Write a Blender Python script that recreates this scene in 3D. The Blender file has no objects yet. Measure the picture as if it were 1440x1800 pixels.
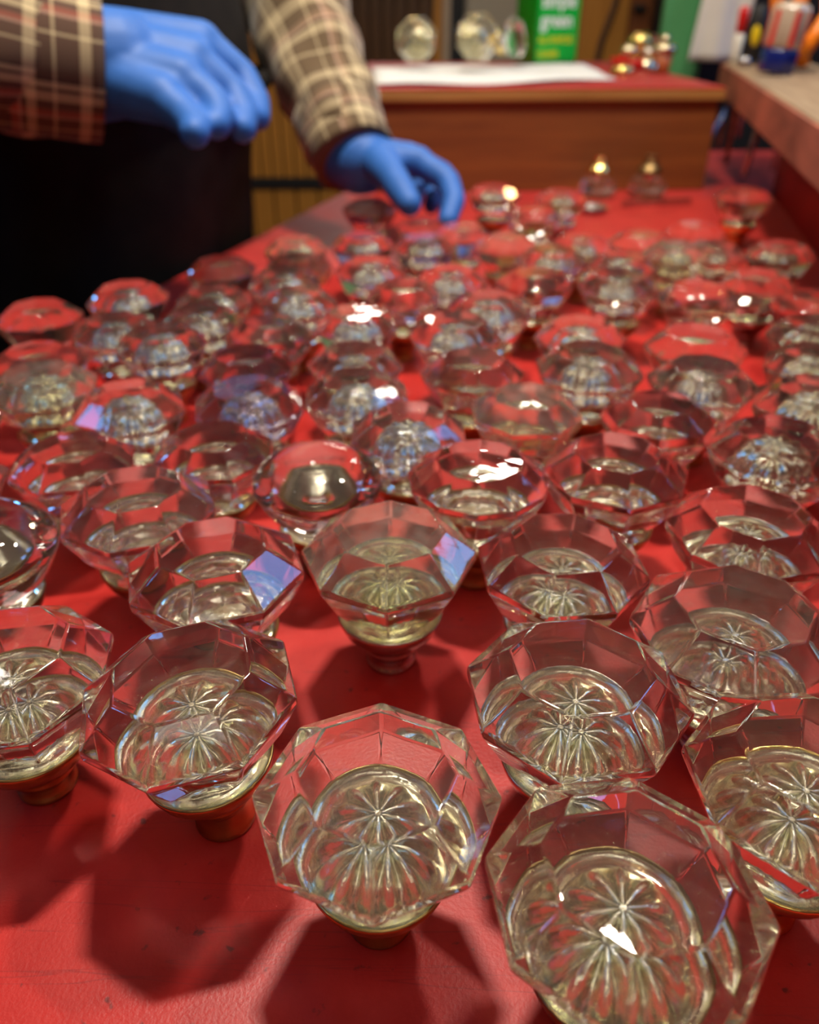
import bpy, bmesh, math, random
from mathutils import Vector, Matrix

random.seed(7)
SC = bpy.context.scene
COL = SC.collection
TZ = 0.90                                   # height of the red bench top above the floor

# ------------------------------------------------------------------ camera
cd = bpy.data.cameras.new('camera')
cam = bpy.data.objects.new('camera', cd)
COL.objects.link(cam)
cam.location = (0, 0, TZ + 0.205)
cam.rotation_euler = (math.radians(90 - 32.735), 0, 0)
cd.sensor_fit = 'HORIZONTAL'
cd.sensor_width = 36.0
cd.lens = 35.0
cd.clip_start = 0.01
cd.clip_end = 50
cd.dof.use_dof = True
cd.dof.focus_distance = 0.205
cd.dof.aperture_fstop = 12.0
SC.camera = cam

# ------------------------------------------------------------------ world, lamps, exposure
w = bpy.data.worlds.new('world')
SC.world = w
w.use_nodes = True
w.node_tree.nodes['Background'].inputs[0].default_value = (0.9, 0.8, 0.7, 1)
w.node_tree.nodes['Background'].inputs[1].default_value = 0.05


def area(name, loc, target, sx, sy, power, col=(1, 1, 1), roll=0.0):
    d = bpy.data.lights.new(name, 'AREA')
    d.shape = 'RECTANGLE'
    d.size = sx
    d.size_y = sy
    d.energy = power
    d.color = col
    o = bpy.data.objects.new(name, d)
    COL.objects.link(o)
    o.location = loc
    q = (Vector(target) - Vector(loc)).to_track_quat('-Z', 'Y')
    o.rotation_euler = q.to_euler()
    return o


def bulb(name, loc, r, power, col):
    d = bpy.data.lights.new(name, 'POINT')
    d.shadow_soft_size = r
    d.energy = power
    d.color = col
    o = bpy.data.objects.new(name, d)
    COL.objects.link(o)
    o.location = loc
    return o


area('bench_lamp', (-0.02, 0.64, TZ + 1.2), (0, 0.25, TZ), 0.12, 0.05, 17, (1, 0.93, 0.80))
area('second_bench_lamp', (0.42, 0.72, TZ + 1.25), (0.1, 0.3, TZ), 0.12, 0.05, 7, (1, 0.93, 0.80))
area('ceiling_strip', (0.35, 2.1, TZ + 1.12), (0.1, 0.5, TZ), 0.3, 0.03, 2.2, (1, 0.94, 0.84))
area('low_back_strip', (0.05, 2.6, TZ + 0.80), (0.1, 0.6, TZ), 0.6, 0.03, 3.4, (1, 0.94, 0.84))
area('ceiling_strip_far', (-1.0, 1.7, TZ + 1.45), (0.0, 0.6, TZ), 0.6, 0.04, 2.5, (1, 0.93, 0.82))
area('fill_panel_behind', (0.0, -0.7, TZ + 1.45), (0.0, 0.5, TZ), 0.5, 0.5, 2.4, (1, 0.93, 0.84))  # unseen soft fill added behind the camera to lift the shadows
for wx_, wy_, wz_, wp_ in ((1.65, 0.35, 1.15, 3.4), (1.75, 1.35, 0.70, 3.0), (-1.65, 0.30, 1.20, 3.4), (1.40, 0.85, 1.30, 2.6)):
    area('blue_glint_panel', (wx_, wy_, TZ + wz_), (0.0, 0.35, TZ), 0.30, 0.30, wp_, (0.12, 0.40, 1.0))  # unseen blue panels added to put blue glints in the glass
bulb('warm_bulb', (-0.62, 1.55, TZ + 1.05), 0.03, 4, (1, 0.6, 0.22))
bulb('warm_bulb_near_wall', (1.1, 1.7, TZ + 1.0), 0.03, 3, (1, 0.65, 0.28))
for bx_, by_, bz_, bw_ in ((-0.9, 0.9, 1.4, 0.8), (0.75, 1.5, 1.4, 0.9), (-0.35, 2.3, 1.3, 0.9), (0.5, 2.5, 1.0, 0.8), (1.3, 1.0, 1.3, 0.8), (0.25, -0.35, 1.4, 0.5), (-0.7, 0.0, 1.35, 0.5)):
    bulb('sparkle_spot', (bx_, by_, TZ + bz_), 0.014, bw_, (1, 0.93, 0.80))  # unseen bulbs added to multiply sparkles on the facets

for bx_, by_, bz_, warm in ((-0.8, 2.6, 0.70, 1), (0.9, 2.6, 0.75, 0), (-0.2, 2.65, 0.55, 0), (0.6, 2.6, 0.48, 1), (1.6, 2.2, 0.6, 0), (-1.5, 2.0, 0.7, 1), (0.3, 1.75, 0.75, 0)):
    bulb('sparkle_bulb', (bx_, by_, TZ + bz_), 0.012, 0.55, (1, 0.66, 0.30) if warm else (1, 0.94, 0.82))  # more unseen bulbs added low at the back for extra sparkle

SC.view_settings.view_transform = 'Standard'
SC.view_settings.look = 'None'
SC.view_settings.gamma = 1.0
SC.view_settings.use_curve_mapping = False
SC.view_settings.exposure = 0.0

cy = SC.cycles
cy.use_denoising = True
cy.max_bounces = 20
cy.transmission_bounces = 18
cy.glossy_bounces = 10
cy.diffuse_bounces = 3
cy.caustics_reflective = True
cy.caustics_refractive = True
cy.blur_glossy = 0.35
cy.sample_clamp_indirect = 80.0


# ------------------------------------------------------------------ material helpers
class NT:
    def __init__(s, name):
        s.m = bpy.data.materials.new(name)
        s.m.use_nodes = True
        s.t = s.m.node_tree
        s.t.nodes.clear()
        s.out = s.n('ShaderNodeOutputMaterial')

    def n(s, kind, **kw):
        nd = s.t.nodes.new(kind)
        for k, v in kw.items():
            setattr(nd, k, v)
        return nd

    def l(s, a, b):
        s.t.links.new(a, b)


def ramp(nt, fac, stops, mode='LINEAR'):
    r = nt.n('ShaderNodeValToRGB')
    r.color_ramp.interpolation = mode
    e = r.color_ramp.elements
    while len(e) < len(stops):
        e.new(0.5)
    for el, (p, c) in zip(e, stops):
        el.position = p
        el.color = (*c, 1)
    nt.l(fac, r.inputs[0])
    return r.outputs[0]


def plain(name, col, rough=0.5, metal=0.0, noise=0.0, scale=30, bump=0.0, spec=0.5, stretch=(1, 1, 1)):
    t = NT(name)
    b = t.n('ShaderNodeBsdfPrincipled')
    b.inputs['Base Color'].default_value = (*col, 1)
    b.inputs['Roughness'].default_value = rough
    b.inputs['Metallic'].default_value = metal
    b.inputs['Specular IOR Level'].default_value = spec
    if noise or bump:
        tc = t.n('ShaderNodeTexCoord')
        mp = t.n('ShaderNodeMapping')
        mp.inputs['Scale'].default_value = stretch
        t.l(tc.outputs['Object'], mp.inputs[0])
        nz = t.n('ShaderNodeTexNoise')
        nz.inputs['Scale'].default_value = scale
        nz.inputs['Detail'].default_value = 5
        t.l(mp.outputs[0], nz.inputs['Vector'])
        if noise:
            lo = tuple(c * (1 - noise) for c in col)
            hi = tuple(min(1, c * (1 + noise)) for c in col)
            t.l(ramp(t, nz.outputs['Fac'], [(0.3, lo), (0.7, hi)]), b.inputs['Base Color'])
        if bump:
            bp = t.n('ShaderNodeBump')
            bp.inputs['Strength'].default_value = bump
            bp.inputs['Distance'].default_value = 0.001
            t.l(nz.outputs['Fac'], bp.inputs['Height'])
            t.l(bp.outputs[0], b.inputs['Normal'])
    t.l(b.outputs[0], t.out.inputs[0])
    return t.m


def glass(name, col, rough=0.0, wav=0.06, scratch=0.0, haze=0.008):
    t = NT(name)
    g = t.n('ShaderNodeBsdfGlass')
    g.inputs['Color'].default_value = (*col, 1)
    g.inputs['Roughness'].default_value = rough
    g.inputs['IOR'].default_value = 1.52
    tc = t.n('ShaderNodeTexCoord')
    nz = t.n('ShaderNodeTexNoise')
    nz.inputs['Scale'].default_value = 95
    nz.inputs['Detail'].default_value = 1.5
    t.l(tc.outputs['Object'], nz.inputs['Vector'])
    bp = t.n('ShaderNodeBump')
    bp.inputs['Strength'].default_value = wav
    bp.inputs['Distance'].default_value = 0.002
    t.l(nz.outputs['Fac'], bp.inputs['Height'])
    t.l(bp.outputs[0], g.inputs['Normal'])
    last = bp
    if scratch:
        mp = t.n('ShaderNodeMapping')
        mp.inputs['Scale'].default_value = (60, 900, 60)
        mp.inputs['Rotation'].default_value = (0.2, 0.4, 0.7)
        t.l(tc.outputs['Object'], mp.inputs[0])
        n2 = t.n('ShaderNodeTexNoise')
        n2.inputs['Scale'].default_value = 1.0
        n2.inputs['Detail'].default_value = 3
        t.l(mp.outputs[0], n2.inputs['Vector'])
        r = ramp(t, n2.outputs['Fac'], [(0.55, (rough,) * 3), (0.75, (scratch,) * 3)])
        t.l(r, g.inputs['Roughness'])
    # a thin film of dust and wear on old glass
    df = t.n('ShaderNodeBsdfDiffuse')
    df.inputs['Color'].default_value = (0.80, 0.77, 0.66, 1)
    n3 = t.n('ShaderNodeTexNoise')
    n3.inputs['Scale'].default_value = 140
    n3.inputs['Detail'].default_value = 4
    t.l(tc.outputs['Object'], n3.inputs['Vector'])
    hz_ = ramp(t, n3.outputs['Fac'], [(0.35, (haze * 0.5,) * 3), (0.7, (haze * 1.5,) * 3)])
    ms = t.n('ShaderNodeMixShader')
    t.l(hz_, ms.inputs[0])
    t.l(g.outputs[0], ms.inputs[1])
    t.l(df.outputs[0], ms.inputs[2])
    t.l(ms.outputs[0], t.out.inputs[0])
    return t.m


def red_paint():
    t = NT('red_bench_paint')
    b = t.n('ShaderNodeBsdfPrincipled')
    tc = t.n('ShaderNodeTexCoord')
    nz = t.n('ShaderNodeTexNoise')
    nz.inputs['Scale'].default_value = 28
    nz.inputs['Detail'].default_value = 8
    nz.inputs['Roughness'].default_value = 0.65
    t.l(tc.outputs['Object'], nz.inputs['Vector'])
    c1 = ramp(t, nz.outputs['Fac'], [(0.25, (0.36, 0.006, 0.004)), (0.55, (0.46, 0.013, 0.008)), (0.8, (0.54, 0.028, 0.018))])
    # long thin scratches and dark specks
    mp = t.n('ShaderNodeMapping')
    mp.inputs['Scale'].default_value = (2, 42, 1)
    mp.inputs['Rotation'].default_value = (0, 0, 0.35)
    t.l(tc.outputs['Object'], mp.inputs[0])
    sc = t.n('ShaderNodeTexNoise')
    sc.inputs['Scale'].default_value = 3.0
    sc.inputs['Detail'].default_value = 2
    sc.inputs['Distortion'].default_value = 0.5
    t.l(mp.outputs[0], sc.inputs['Vector'])
    f1 = ramp(t, sc.outputs['Fac'], [(0.492, (0, 0, 0)), (0.5, (1, 1, 1)), (0.508, (0, 0, 0))])
    sp = t.n('ShaderNodeTexNoise')
    sp.inputs['Scale'].default_value = 210
    sp.inputs['Detail'].default_value = 3
    t.l(tc.outputs['Object'], sp.inputs['Vector'])
    f2 = ramp(t, sp.outputs['Fac'], [(0.66, (0, 0, 0)), (0.74, (1, 1, 1))])
    mx = t.n('ShaderNodeMix', data_type='RGBA')
    t.l(f1, mx.inputs['Factor'])
    t.l(c1, mx.inputs[6])
    mx.inputs[7].default_value = (0.33, 0.010, 0.008, 1)
    mx2 = t.n('ShaderNodeMix', data_type='RGBA')
    t.l(f2, mx2.inputs['Factor'])
    t.l(mx.outputs[2], mx2.inputs[6])
    mx2.inputs[7].default_value = (0.16, 0.008, 0.006, 1)
    t.l(mx2.outputs[2], b.inputs['Base Color'])
    rr = ramp(t, nz.outputs['Fac'], [(0.3, (0.36,) * 3), (0.7, (0.52,) * 3)])
    t.l(rr, b.inputs['Roughness'])
    b.inputs['Specular IOR Level'].default_value = 0.3
    b.inputs['Sheen Weight'].default_value = 0.35
    b.inputs['Sheen Roughness'].default_value = 0.4
    b.inputs['Sheen Tint'].default_value = (1, 0.72, 0.66, 1)
    bp = t.n('ShaderNodeBump')
    bp.inputs['Strength'].default_value = 0.2
    bp.inputs['Distance'].default_value = 0.0005
    fine = t.n('ShaderNodeTexNoise')
    fine.inputs['Scale'].default_value = 900
    fine.inputs['Detail'].default_value = 4
    t.l(tc.outputs['Object'], fine.inputs['Vector'])
    t.l(fine.outputs['Fac'], bp.inputs['Height'])
    t.l(bp.outputs[0], b.inputs['Normal'])
    t.l(b.outputs[0], t.out.inputs[0])
    return t.m


def wood(name, dark, light, axis=0, rough=0.45, scale=6.0):
    t = NT(name)
    b = t.n('ShaderNodeBsdfPrincipled')
    tc = t.n('ShaderNodeTexCoord')
    mp = t.n('ShaderNodeMapping')
    s = [14.0, 14.0, 14.0]
    s[axis] = 1.0
    mp.inputs['Scale'].default_value = s
    t.l(tc.outputs['Object'], mp.inputs[0])
    nz = t.n('ShaderNodeTexNoise')
    nz.inputs['Scale'].default_value = scale
    nz.inputs['Detail'].default_value = 6
    nz.inputs['Distortion'].default_value = 0.6
    t.l(mp.outputs[0], nz.inputs['Vector'])
    t.l(ramp(t, nz.outputs['Fac'], [(0.3, dark), (0.7, light)]), b.inputs['Base Color'])
    b.inputs['Roughness'].default_value = rough
    t.l(b.outputs[0], t.out.inputs[0])
    return t.m


def plaid(name, period=0.058, pale=False):
    t = NT(name)
    b = t.n('ShaderNodeBsdfPrincipled')
    uv = t.n('ShaderNodeUVMap')
    sx = t.n('ShaderNodeSeparateXYZ')
    t.l(uv.outputs[0], sx.inputs[0])
    B, D, C, R, P = (0.085, 0.034, 0.013), (0.030, 0.010, 0.005), (0.62, 0.47, 0.25), (0.36, 0.075, 0.04), (0.55, 0.30, 0.20)
    if pale:
        B, D, C, R, P = (0.12, 0.070, 0.028), (0.07, 0.035, 0.014), (0.60, 0.46, 0.26), (0.30, 0.17, 0.09), (0.60, 0.36, 0.25)
    outs = []
    for k, stops in ((0, [(0, B), (0.26, D), (0.30, C), (0.36, D), (0.40, C), (0.50, B), (0.60, R), (0.68, P), (0.72, B), (0.90, C), (0.93, B)]),
                     (1, [(0, B), (0.22, C), (0.34, B), (0.46, D), (0.50, R), (0.58, P), (0.61, D), (0.66, C), (0.76, B), (0.94, C), (0.97, B)])):
        d = t.n('ShaderNodeMath', operation='DIVIDE')
        t.l(sx.outputs[k], d.inputs[0])
        d.inputs[1].default_value = period
        f = t.n('ShaderNodeMath', operation='FRACT')
        t.l(d.outputs[0], f.inputs[0])
        outs.append(ramp(t, f.outputs[0], stops, 'CONSTANT'))
    mx = t.n('ShaderNodeMix', data_type='RGBA')
    mx.inputs['Factor'].default_value = 0.5
    t.l(outs[0], mx.inputs[6])
    t.l(outs[1], mx.inputs[7])
    t.l(mx.outputs[2], b.inputs['Base Color'])
    b.inputs['Roughness'].default_value = 0.9
    b.inputs['Sheen Weight'].default_value = 0.2
    t.l(b.outputs[0], t.out.inputs[0])
    return t.m


M = {}
M['red'] = red_paint()
M['clear'] = glass('clear_glass', (0.985, 0.985, 0.975))
M['warm'] = glass('yellowed_glass', (0.95, 0.94, 0.84), 0.02, 0.10, 0.16, 0.055)
M['worn'] = glass('worn_glass', (0.965, 0.96, 0.95), 0.0, 0.08, 0.10, 0.02)
M['dusty'] = glass('dusty_glass', (0.97, 0.965, 0.94), 0.0, 0.08, 0.0, 0.016)
M['violet'] = glass('violet_glass', (0.93, 0.90, 0.95))
M['foil'] = plain('silvered_foil', (0.95, 0.89, 0.68), 0.19, 0.94, 0.12, 160, 0.45)
M['foil_shiny'] = plain('shiny_silvered_foil', (0.95, 0.90, 0.72), 0.09, 0.96, 0.1, 160, 0.3)
M['brass'] = plain('aged_brass', (0.46, 0.31, 0.11), 0.34, 1.0, 0.35, 90, 0.15)
M['bronze'] = plain('dull_bronze', (0.27, 0.17, 0.07), 0.42, 1.0, 0.35, 90, 0.2)
M['bright'] = plain('polished_brass', (0.85, 0.62, 0.20), 0.16, 1.0, 0.1, 60)
M['nickel'] = plain('nickel', (0.55, 0.50, 0.44), 0.22, 1.0, 0.2, 80)
M['pale'] = plain('pale_brass', (0.72, 0.62, 0.40), 0.2, 1.0, 0.15, 80)
M['steel'] = plain('steel', (0.55, 0.54, 0.52), 0.25, 1.0, 0.15, 60)
M['glove'] = plain('blue_nitrile', (0.034, 0.14, 0.47), 0.55, 0, 0.06, 60, 0.25, 0.35)
M['apron'] = plain('black_apron_cloth', (0.010, 0.007, 0.005), 0.85, 0, 0.3, 40, 0.3, 0.2)
M['trousers'] = plain('dark_trousers', (0.015, 0.015, 0.018), 0.9)
M['shoe'] = plain('brown_leather', (0.05, 0.025, 0.012), 0.5)
M['skin'] = plain('skin', (0.55, 0.32, 0.22), 0.5)
M['hair'] = plain('grey_brown_hair', (0.10, 0.075, 0.05), 0.7)
M['eye'] = plain('eye_white', (0.8, 0.8, 0.78), 0.2)
M['plaid'] = plaid('brown_plaid_flannel')
M['plaid2'] = plaid('pale_brown_plaid_flannel', 0.085, True)
M['crate'] = wood('orange_brown_board', (0.16, 0.038, 0.004), (0.25, 0.070, 0.009), 0, 0.6)
M['rail'] = wood('honey_coloured_wood', (0.30, 0.13, 0.03), (0.46, 0.22, 0.06), 0, 0.45)
M['ledge'] = wood('worn_grey_brown_wood', (0.22, 0.14, 0.08), (0.37, 0.26, 0.155), 1, 0.6)
M['panel'] = wood('dark_panelling', (0.055, 0.022, 0.007), (0.12, 0.052, 0.015), 2, 0.4)
M['amber'] = wood('amber_door_wood', (0.36, 0.14, 0.02), (0.52, 0.22, 0.035), 2, 0.4)
M['black'] = plain('black_surface', (0.006, 0.005, 0.004), 0.6)
M['taupe'] = plain('taupe_metal', (0.33, 0.28, 0.20), 0.5)
M['tan'] = plain('tan_wood', (0.42, 0.30, 0.19), 0.5)
M['green'] = plain('green_plastic', (0.0, 0.42, 0.045), 0.3)
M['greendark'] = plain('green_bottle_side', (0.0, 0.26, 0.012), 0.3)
M['board'] = plain('green_board_paint', (0.10, 0.38, 0.13), 0.6, 0, 0.1, 12)
M['white'] = plain('white_paper', (0.80, 0.79, 0.75), 0.8, 0, 0.03, 20, 0.2)
M['print_white'] = plain('white_print', (0.78, 0.80, 0.76), 0.5)
M['print_yellow'] = plain('yellow_print', (0.75, 0.58, 0.0), 0.5)
M['cloth'] = plain('off_white_cloth', (0.85, 0.79, 0.66), 0.9, 0, 0.05, 20, 0.3)
M['orange'] = plain('orange_plastic', (0.85, 0.22, 0.006), 0.35)
M['yellow'] = plain('yellow_plastic', (0.80, 0.58, 0.01), 0.35)
M['redplastic'] = plain('red_plastic', (0.62, 0.012, 0.01), 0.3)
M['navy'] = plain('navy_plastic', (0.008, 0.014, 0.13), 0.2)
M['acetate'] = plain('clear_brown_acetate', (0.48, 0.37, 0.27), 0.15)
M['bluerod'] = plain('blue_shaft', (0.05, 0.11, 0.36), 0.3)
M['darkred'] = plain('dark_red_panel_paint', (0.26, 0.003, 0.003), 0.4, 0, 0.2, 14, 0, 0.2)
M['terracotta'] = plain('terracotta', (0.40, 0.10, 0.025), 0.5)
M['plaster'] = plain('cream_plaster', (0.78, 0.72, 0.58), 0.8, 0, 0.05, 4)
M['floorwood'] = wood('floor_wood', (0.10, 0.05, 0.02), (0.18, 0.09, 0.04), 1, 0.5)
M['cord'] = plain('dark_cord', (0.05, 0.02, 0.008), 0.6)


# ------------------------------------------------------------------ object helpers
def link(name, bm_or_me, mat, parent=None, smooth=False):
    if isinstance(bm_or_me, bmesh.types.BMesh):
        bmesh.ops.recalc_face_normals(bm_or_me, faces=bm_or_me.faces[:])
        me = bpy.data.meshes.new(name)
        bm_or_me.to_mesh(me)
        bm_or_me.free()
    else:
        me = bm_or_me
    if smooth:
        for p in me.polygons:
            p.use_smooth = True
    me.materials.clear()
    me.materials.append(mat)
    o = bpy.data.objects.new(name, me)
    COL.objects.link(o)
    o.parent = parent
    return o


def thing(name, label, cat, loc=(0, 0, 0), rot=(0, 0, 0), group=None):
    o = bpy.data.objects.new(name, None)
    o.empty_display_size = 0.02
    COL.objects.link(o)
    o.location = loc
    o.rotation_euler = rot
    return tag(o, label, cat, group)


def tag(o, label, cat, group=None):
    o['label'] = label
    o['category'] = cat
    if group:
        o['group'] = group
    return o


def struct(o):
    o['kind'] = 'structure'
    return o


def box(bm, x0, x1, y0, y1, z0, z1, bev=0.0):
    r = bmesh.ops.create_cube(bm, size=1)
    vs = r['verts']
    for v in vs:
        v.co = Vector((x0 + (v.co.x + 0.5) * (x1 - x0), y0 + (v.co.y + 0.5) * (y1 - y0), z0 + (v.co.z + 0.5) * (z1 - z0)))
    if bev:
        es = {e for v in vs for e in v.link_edges}
        bmesh.ops.bevel(bm, geom=list(es), offset=bev, segments=2, affect='EDGES', profile=0.6)
    return bm


def nbox(*a, **k):
    return box(bmesh.new(), *a, **k)


def lathe(bm, prof, seg=32, cap0=True, cap1=True):
    rings = []
    for r, z in prof:
        rings.append([bm.verts.new((r * math.cos(2 * math.pi * i / seg), r * math.sin(2 * math.pi * i / seg), z)) for i in range(seg)])
    for a, b in zip(rings, rings[1:]):
        for i in range(seg):
            bm.faces.new((a[i], a[(i + 1) % seg], b[(i + 1) % seg], b[i]))
    if cap0:
        bm.faces.new(rings[0])
    if cap1:
        bm.faces.new(rings[-1])
    return bm


def nlathe(prof, seg=32, **k):
    return lathe(bmesh.new(), prof, seg, **k)


def tube(bm, pts, rad, seg=10, caps=True, flat=1.0):
    pts = [Vector(p) for p in pts]
    rings = []
    up = Vector((0, 0, 1))
    for i, p in enumerate(pts):
        d = (pts[min(i + 1, len(pts) - 1)] - pts[max(i - 1, 0)]).normalized()
        a = d.cross(up)
        if a.length < 1e-3:
            a = d.cross(Vector((0, 1, 0)))
        a.normalize()
        b = d.cross(a).normalized()
        r = rad[i] if isinstance(rad, (list, tuple)) else rad
        rings.append([bm.verts.new(p + a * (r * math.cos(2 * math.pi * k / seg)) + b * (flat * r * math.sin(2 * math.pi * k / seg))) for k in range(seg)])
    for a, b in zip(rings, rings[1:]):
        for i in range(seg):
            bm.faces.new((a[i], a[(i + 1) % seg], b[(i + 1) % seg], b[i]))
    if caps:
        bm.faces.new(rings[0])
        bm.faces.new(rings[-1])
    return bm


def ntube(*a, **k):
    return tube(bmesh.new(), *a, **k)


def capsule(bm, a, b, ra, rb, seg=14):
    a, b = Vector(a), Vector(b)
    d = b - a
    L = d.length
    if L < 1e-6:
        d = Vector((0, 0, 1))
    q = d.to_track_quat('Z', 'Y').to_matrix().to_4x4()
    prof = []
    for i in range(6):
        t = math.pi / 2 * i / 5
        prof.append((max(1e-5, ra * math.sin(t)), -ra * math.cos(t)))
    for i in range(6):
        t = math.pi / 2 * i / 5
        prof.append((max(1e-5, rb * math.cos(t)), L + rb * math.sin(t)))
    b2 = nlathe(prof, seg)
    b2.transform(Matrix.Translation(a) @ q)
    me = bpy.data.meshes.new('tmp')
    b2.to_mesh(me)
    b2.free()
    bm.from_mesh(me)
    bpy.data.meshes.remove(me)


def ellipsoid(bm, c, r, rot=None, sub=3):
    m = Matrix.Translation(Vector(c)) @ (rot.to_4x4() if rot else Matrix()) @ Matrix.Diagonal((*r, 1))
    bmesh.ops.create_icosphere(bm, subdivisions=sub, radius=1, matrix=m)


def remesh(bm, voxel, smooth=6, factor=0.5):
    """One continuous skin over the capsules in bm."""
    me = bpy.data.meshes.new('tmp')
    bm.to_mesh(me)
    bm.free()
    o = bpy.data.objects.new('tmp', me)
    COL.objects.link(o)
    m = o.modifiers.new('r', 'REMESH')
    m.mode = 'VOXEL'
    m.voxel_size = voxel
    s = o.modifiers.new('s', 'SMOOTH')
    s.iterations = smooth
    s.factor = factor
    dg = bpy.context.evaluated_depsgraph_get()
    out = bpy.data.meshes.new_from_object(o.evaluated_get(dg))
    bpy.data.objects.remove(o)
    bpy.data.meshes.remove(me)
    return out


# ================================================================== the setting
struct(link('floor', nbox(-2.2, 2.2, -1.6, 2.75, -0.05, 0), M['floorwood']))
struct(link('ceiling', nbox(-2.2, 2.2, -1.6, 2.75, 2.50, 2.55), M['plaster']))
struct(link('wall_left', nbox(-2.25, -2.2, -1.6, 2.75, 0, 2.5), M['panel']))
struct(link('wall_right', nbox(2.2, 2.25, -1.6, 2.75, 0, 2.5), M['panel']))
struct(link('wall_front', nbox(-2.2, 2.2, -1.65, -1.6, 0, 2.5), M['panel']))
struct(link('wall_back', nbox(-2.2, 2.2, 2.75, 2.8, 0, 2.5), M['panel']))

# ------------------------------------------------------------------ the red bench
bench = thing('workbench', 'long workbench with a scuffed glossy red top, covered in glass knobs', 'table', (0, 0, 0))


def prism(poly, z0, z1):
    bm = bmesh.new()
    a = [bm.verts.new((x, y, z0)) for x, y in poly]
    b = [bm.verts.new((x, y, z1)) for x, y in poly]
    n = len(poly)
    bm.faces.new(a)
    bm.faces.new(b)
    for i in range(n):
        bm.faces.new((a[i], a[(i + 1) % n], b[(i + 1) % n], b[i]))
    return bm


def edge_x(y):                               # left edge of the bench runs away to the right
    return -0.21 + 0.33 * (y - 0.681)


top = prism([(edge_x(-0.45), -0.45), (0.95, -0.45), (0.95, 1.40), (edge_x(1.40), 1.40)], TZ - 0.03, TZ)
link('bench_top', top, M['red'], bench)
link('apron_board', prism([(edge_x(-0.4) + 0.03, -0.41), (0.91, -0.41), (0.91, -0.39), (edge_x(-0.4) + 0.04, -0.39)], TZ - 0.13, TZ - 0.03), M['crate'], bench)
link('apron_board', prism([(edge_x(1.36) + 0.03, 1.34), (0.91, 1.34), (0.91, 1.36), (edge_x(1.36) + 0.03, 1.36)], TZ - 0.13, TZ - 0.03), M['crate'], bench)
for lx, ly in ((edge_x(-0.38) + 0.06, -0.36), (0.87, -0.36), (0.87, 1.31), (edge_x(1.31) + 0.07, 1.31)):
    link('leg', nbox(lx - 0.03, lx + 0.03, ly - 0.03, ly + 0.03, 0, TZ - 0.03), M['crate'], bench)

# ------------------------------------------------------------------ tool rack along the right of the bench
UD = Vector((0.228, 1, 0)).normalized()       # runs away from the camera
UN = Vector((UD.y, -UD.x, 0))                 # to the right of it
rack_ang = math.atan2(-UD.x, UD.y)
rack = thing('tool_rack', 'worn wooden ledge on a dark red panel along the bench side', 'rack', (0.262, 0.49, TZ), (0, 0, rack_ang))
# local x: to the right, local y: away
b = nbox(0.0, 0.115, -0.55, 0.82, 0.094, 0.132, bev=0.003)
ledge = link('ledge_board', b, M['ledge'], rack)
# holes that the hanging tools drop through
cut = bmesh.new()
for hu, hv, hr in ((0.031, 0.579, 0.009), (0.029, 0.765, 0.006), (0.012, 0.80, 0.0044), (0.012, 0.70, 0.0065), (0.052, 0.72, 0.0105)):
    ring = bmesh.ops.create_cone(cut, cap_ends=True, segments=20, radius1=hr, radius2=hr, depth=0.2)['verts']
    bmesh.ops.translate(cut, verts=ring, vec=(hu, hv, 0.11))
slot = bmesh.ops.create_cube(cut, size=1)['verts']
for v in slot:
    v.co = Vector((0.070 + v.co.x * 0.042, 0.649 + v.co.y * 0.03, 0.11 + v.co.z * 0.2))
cme = bpy.data.meshes.new('cutter')
cut.to_mesh(cme)
cut.free()
cob = bpy.data.objects.new('cutter', cme)
COL.objects.link(cob)
cob.parent = rack
bpy.context.view_layer.update()
bo = ledge.modifiers.new('holes', 'BOOLEAN')
bo.operation = 'DIFFERENCE'
bo.object = cob
bo.solver = 'EXACT'
nm = bpy.data.meshes.new_from_object(ledge.evaluated_get(bpy.context.evaluated_depsgraph_get()))
ledge.modifiers.clear()
ledge.data = nm
bpy.data.objects.remove(cob)
link('back_panel', nbox(0.062, 0.08, -0.55, 0.60, 0, 0.0935), M['darkred'], rack)
link('ledge_edge', nbox(-0.0035, -0.0003, -0.55, 0.82, 0.096, 0.130, bev=0.0008), plain('reddish_ledge_edge', (0.30, 0.085, 0.05), 0.55, 0, 0.4, 40, 0, 0.4, (1, 0.3, 1)), rack)


def on_rack(u, v, z):
    p = Vector((0.262, 0.49, TZ)) + UN * u + UD * v
    return (p.x, p.y, TZ + z)


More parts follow.
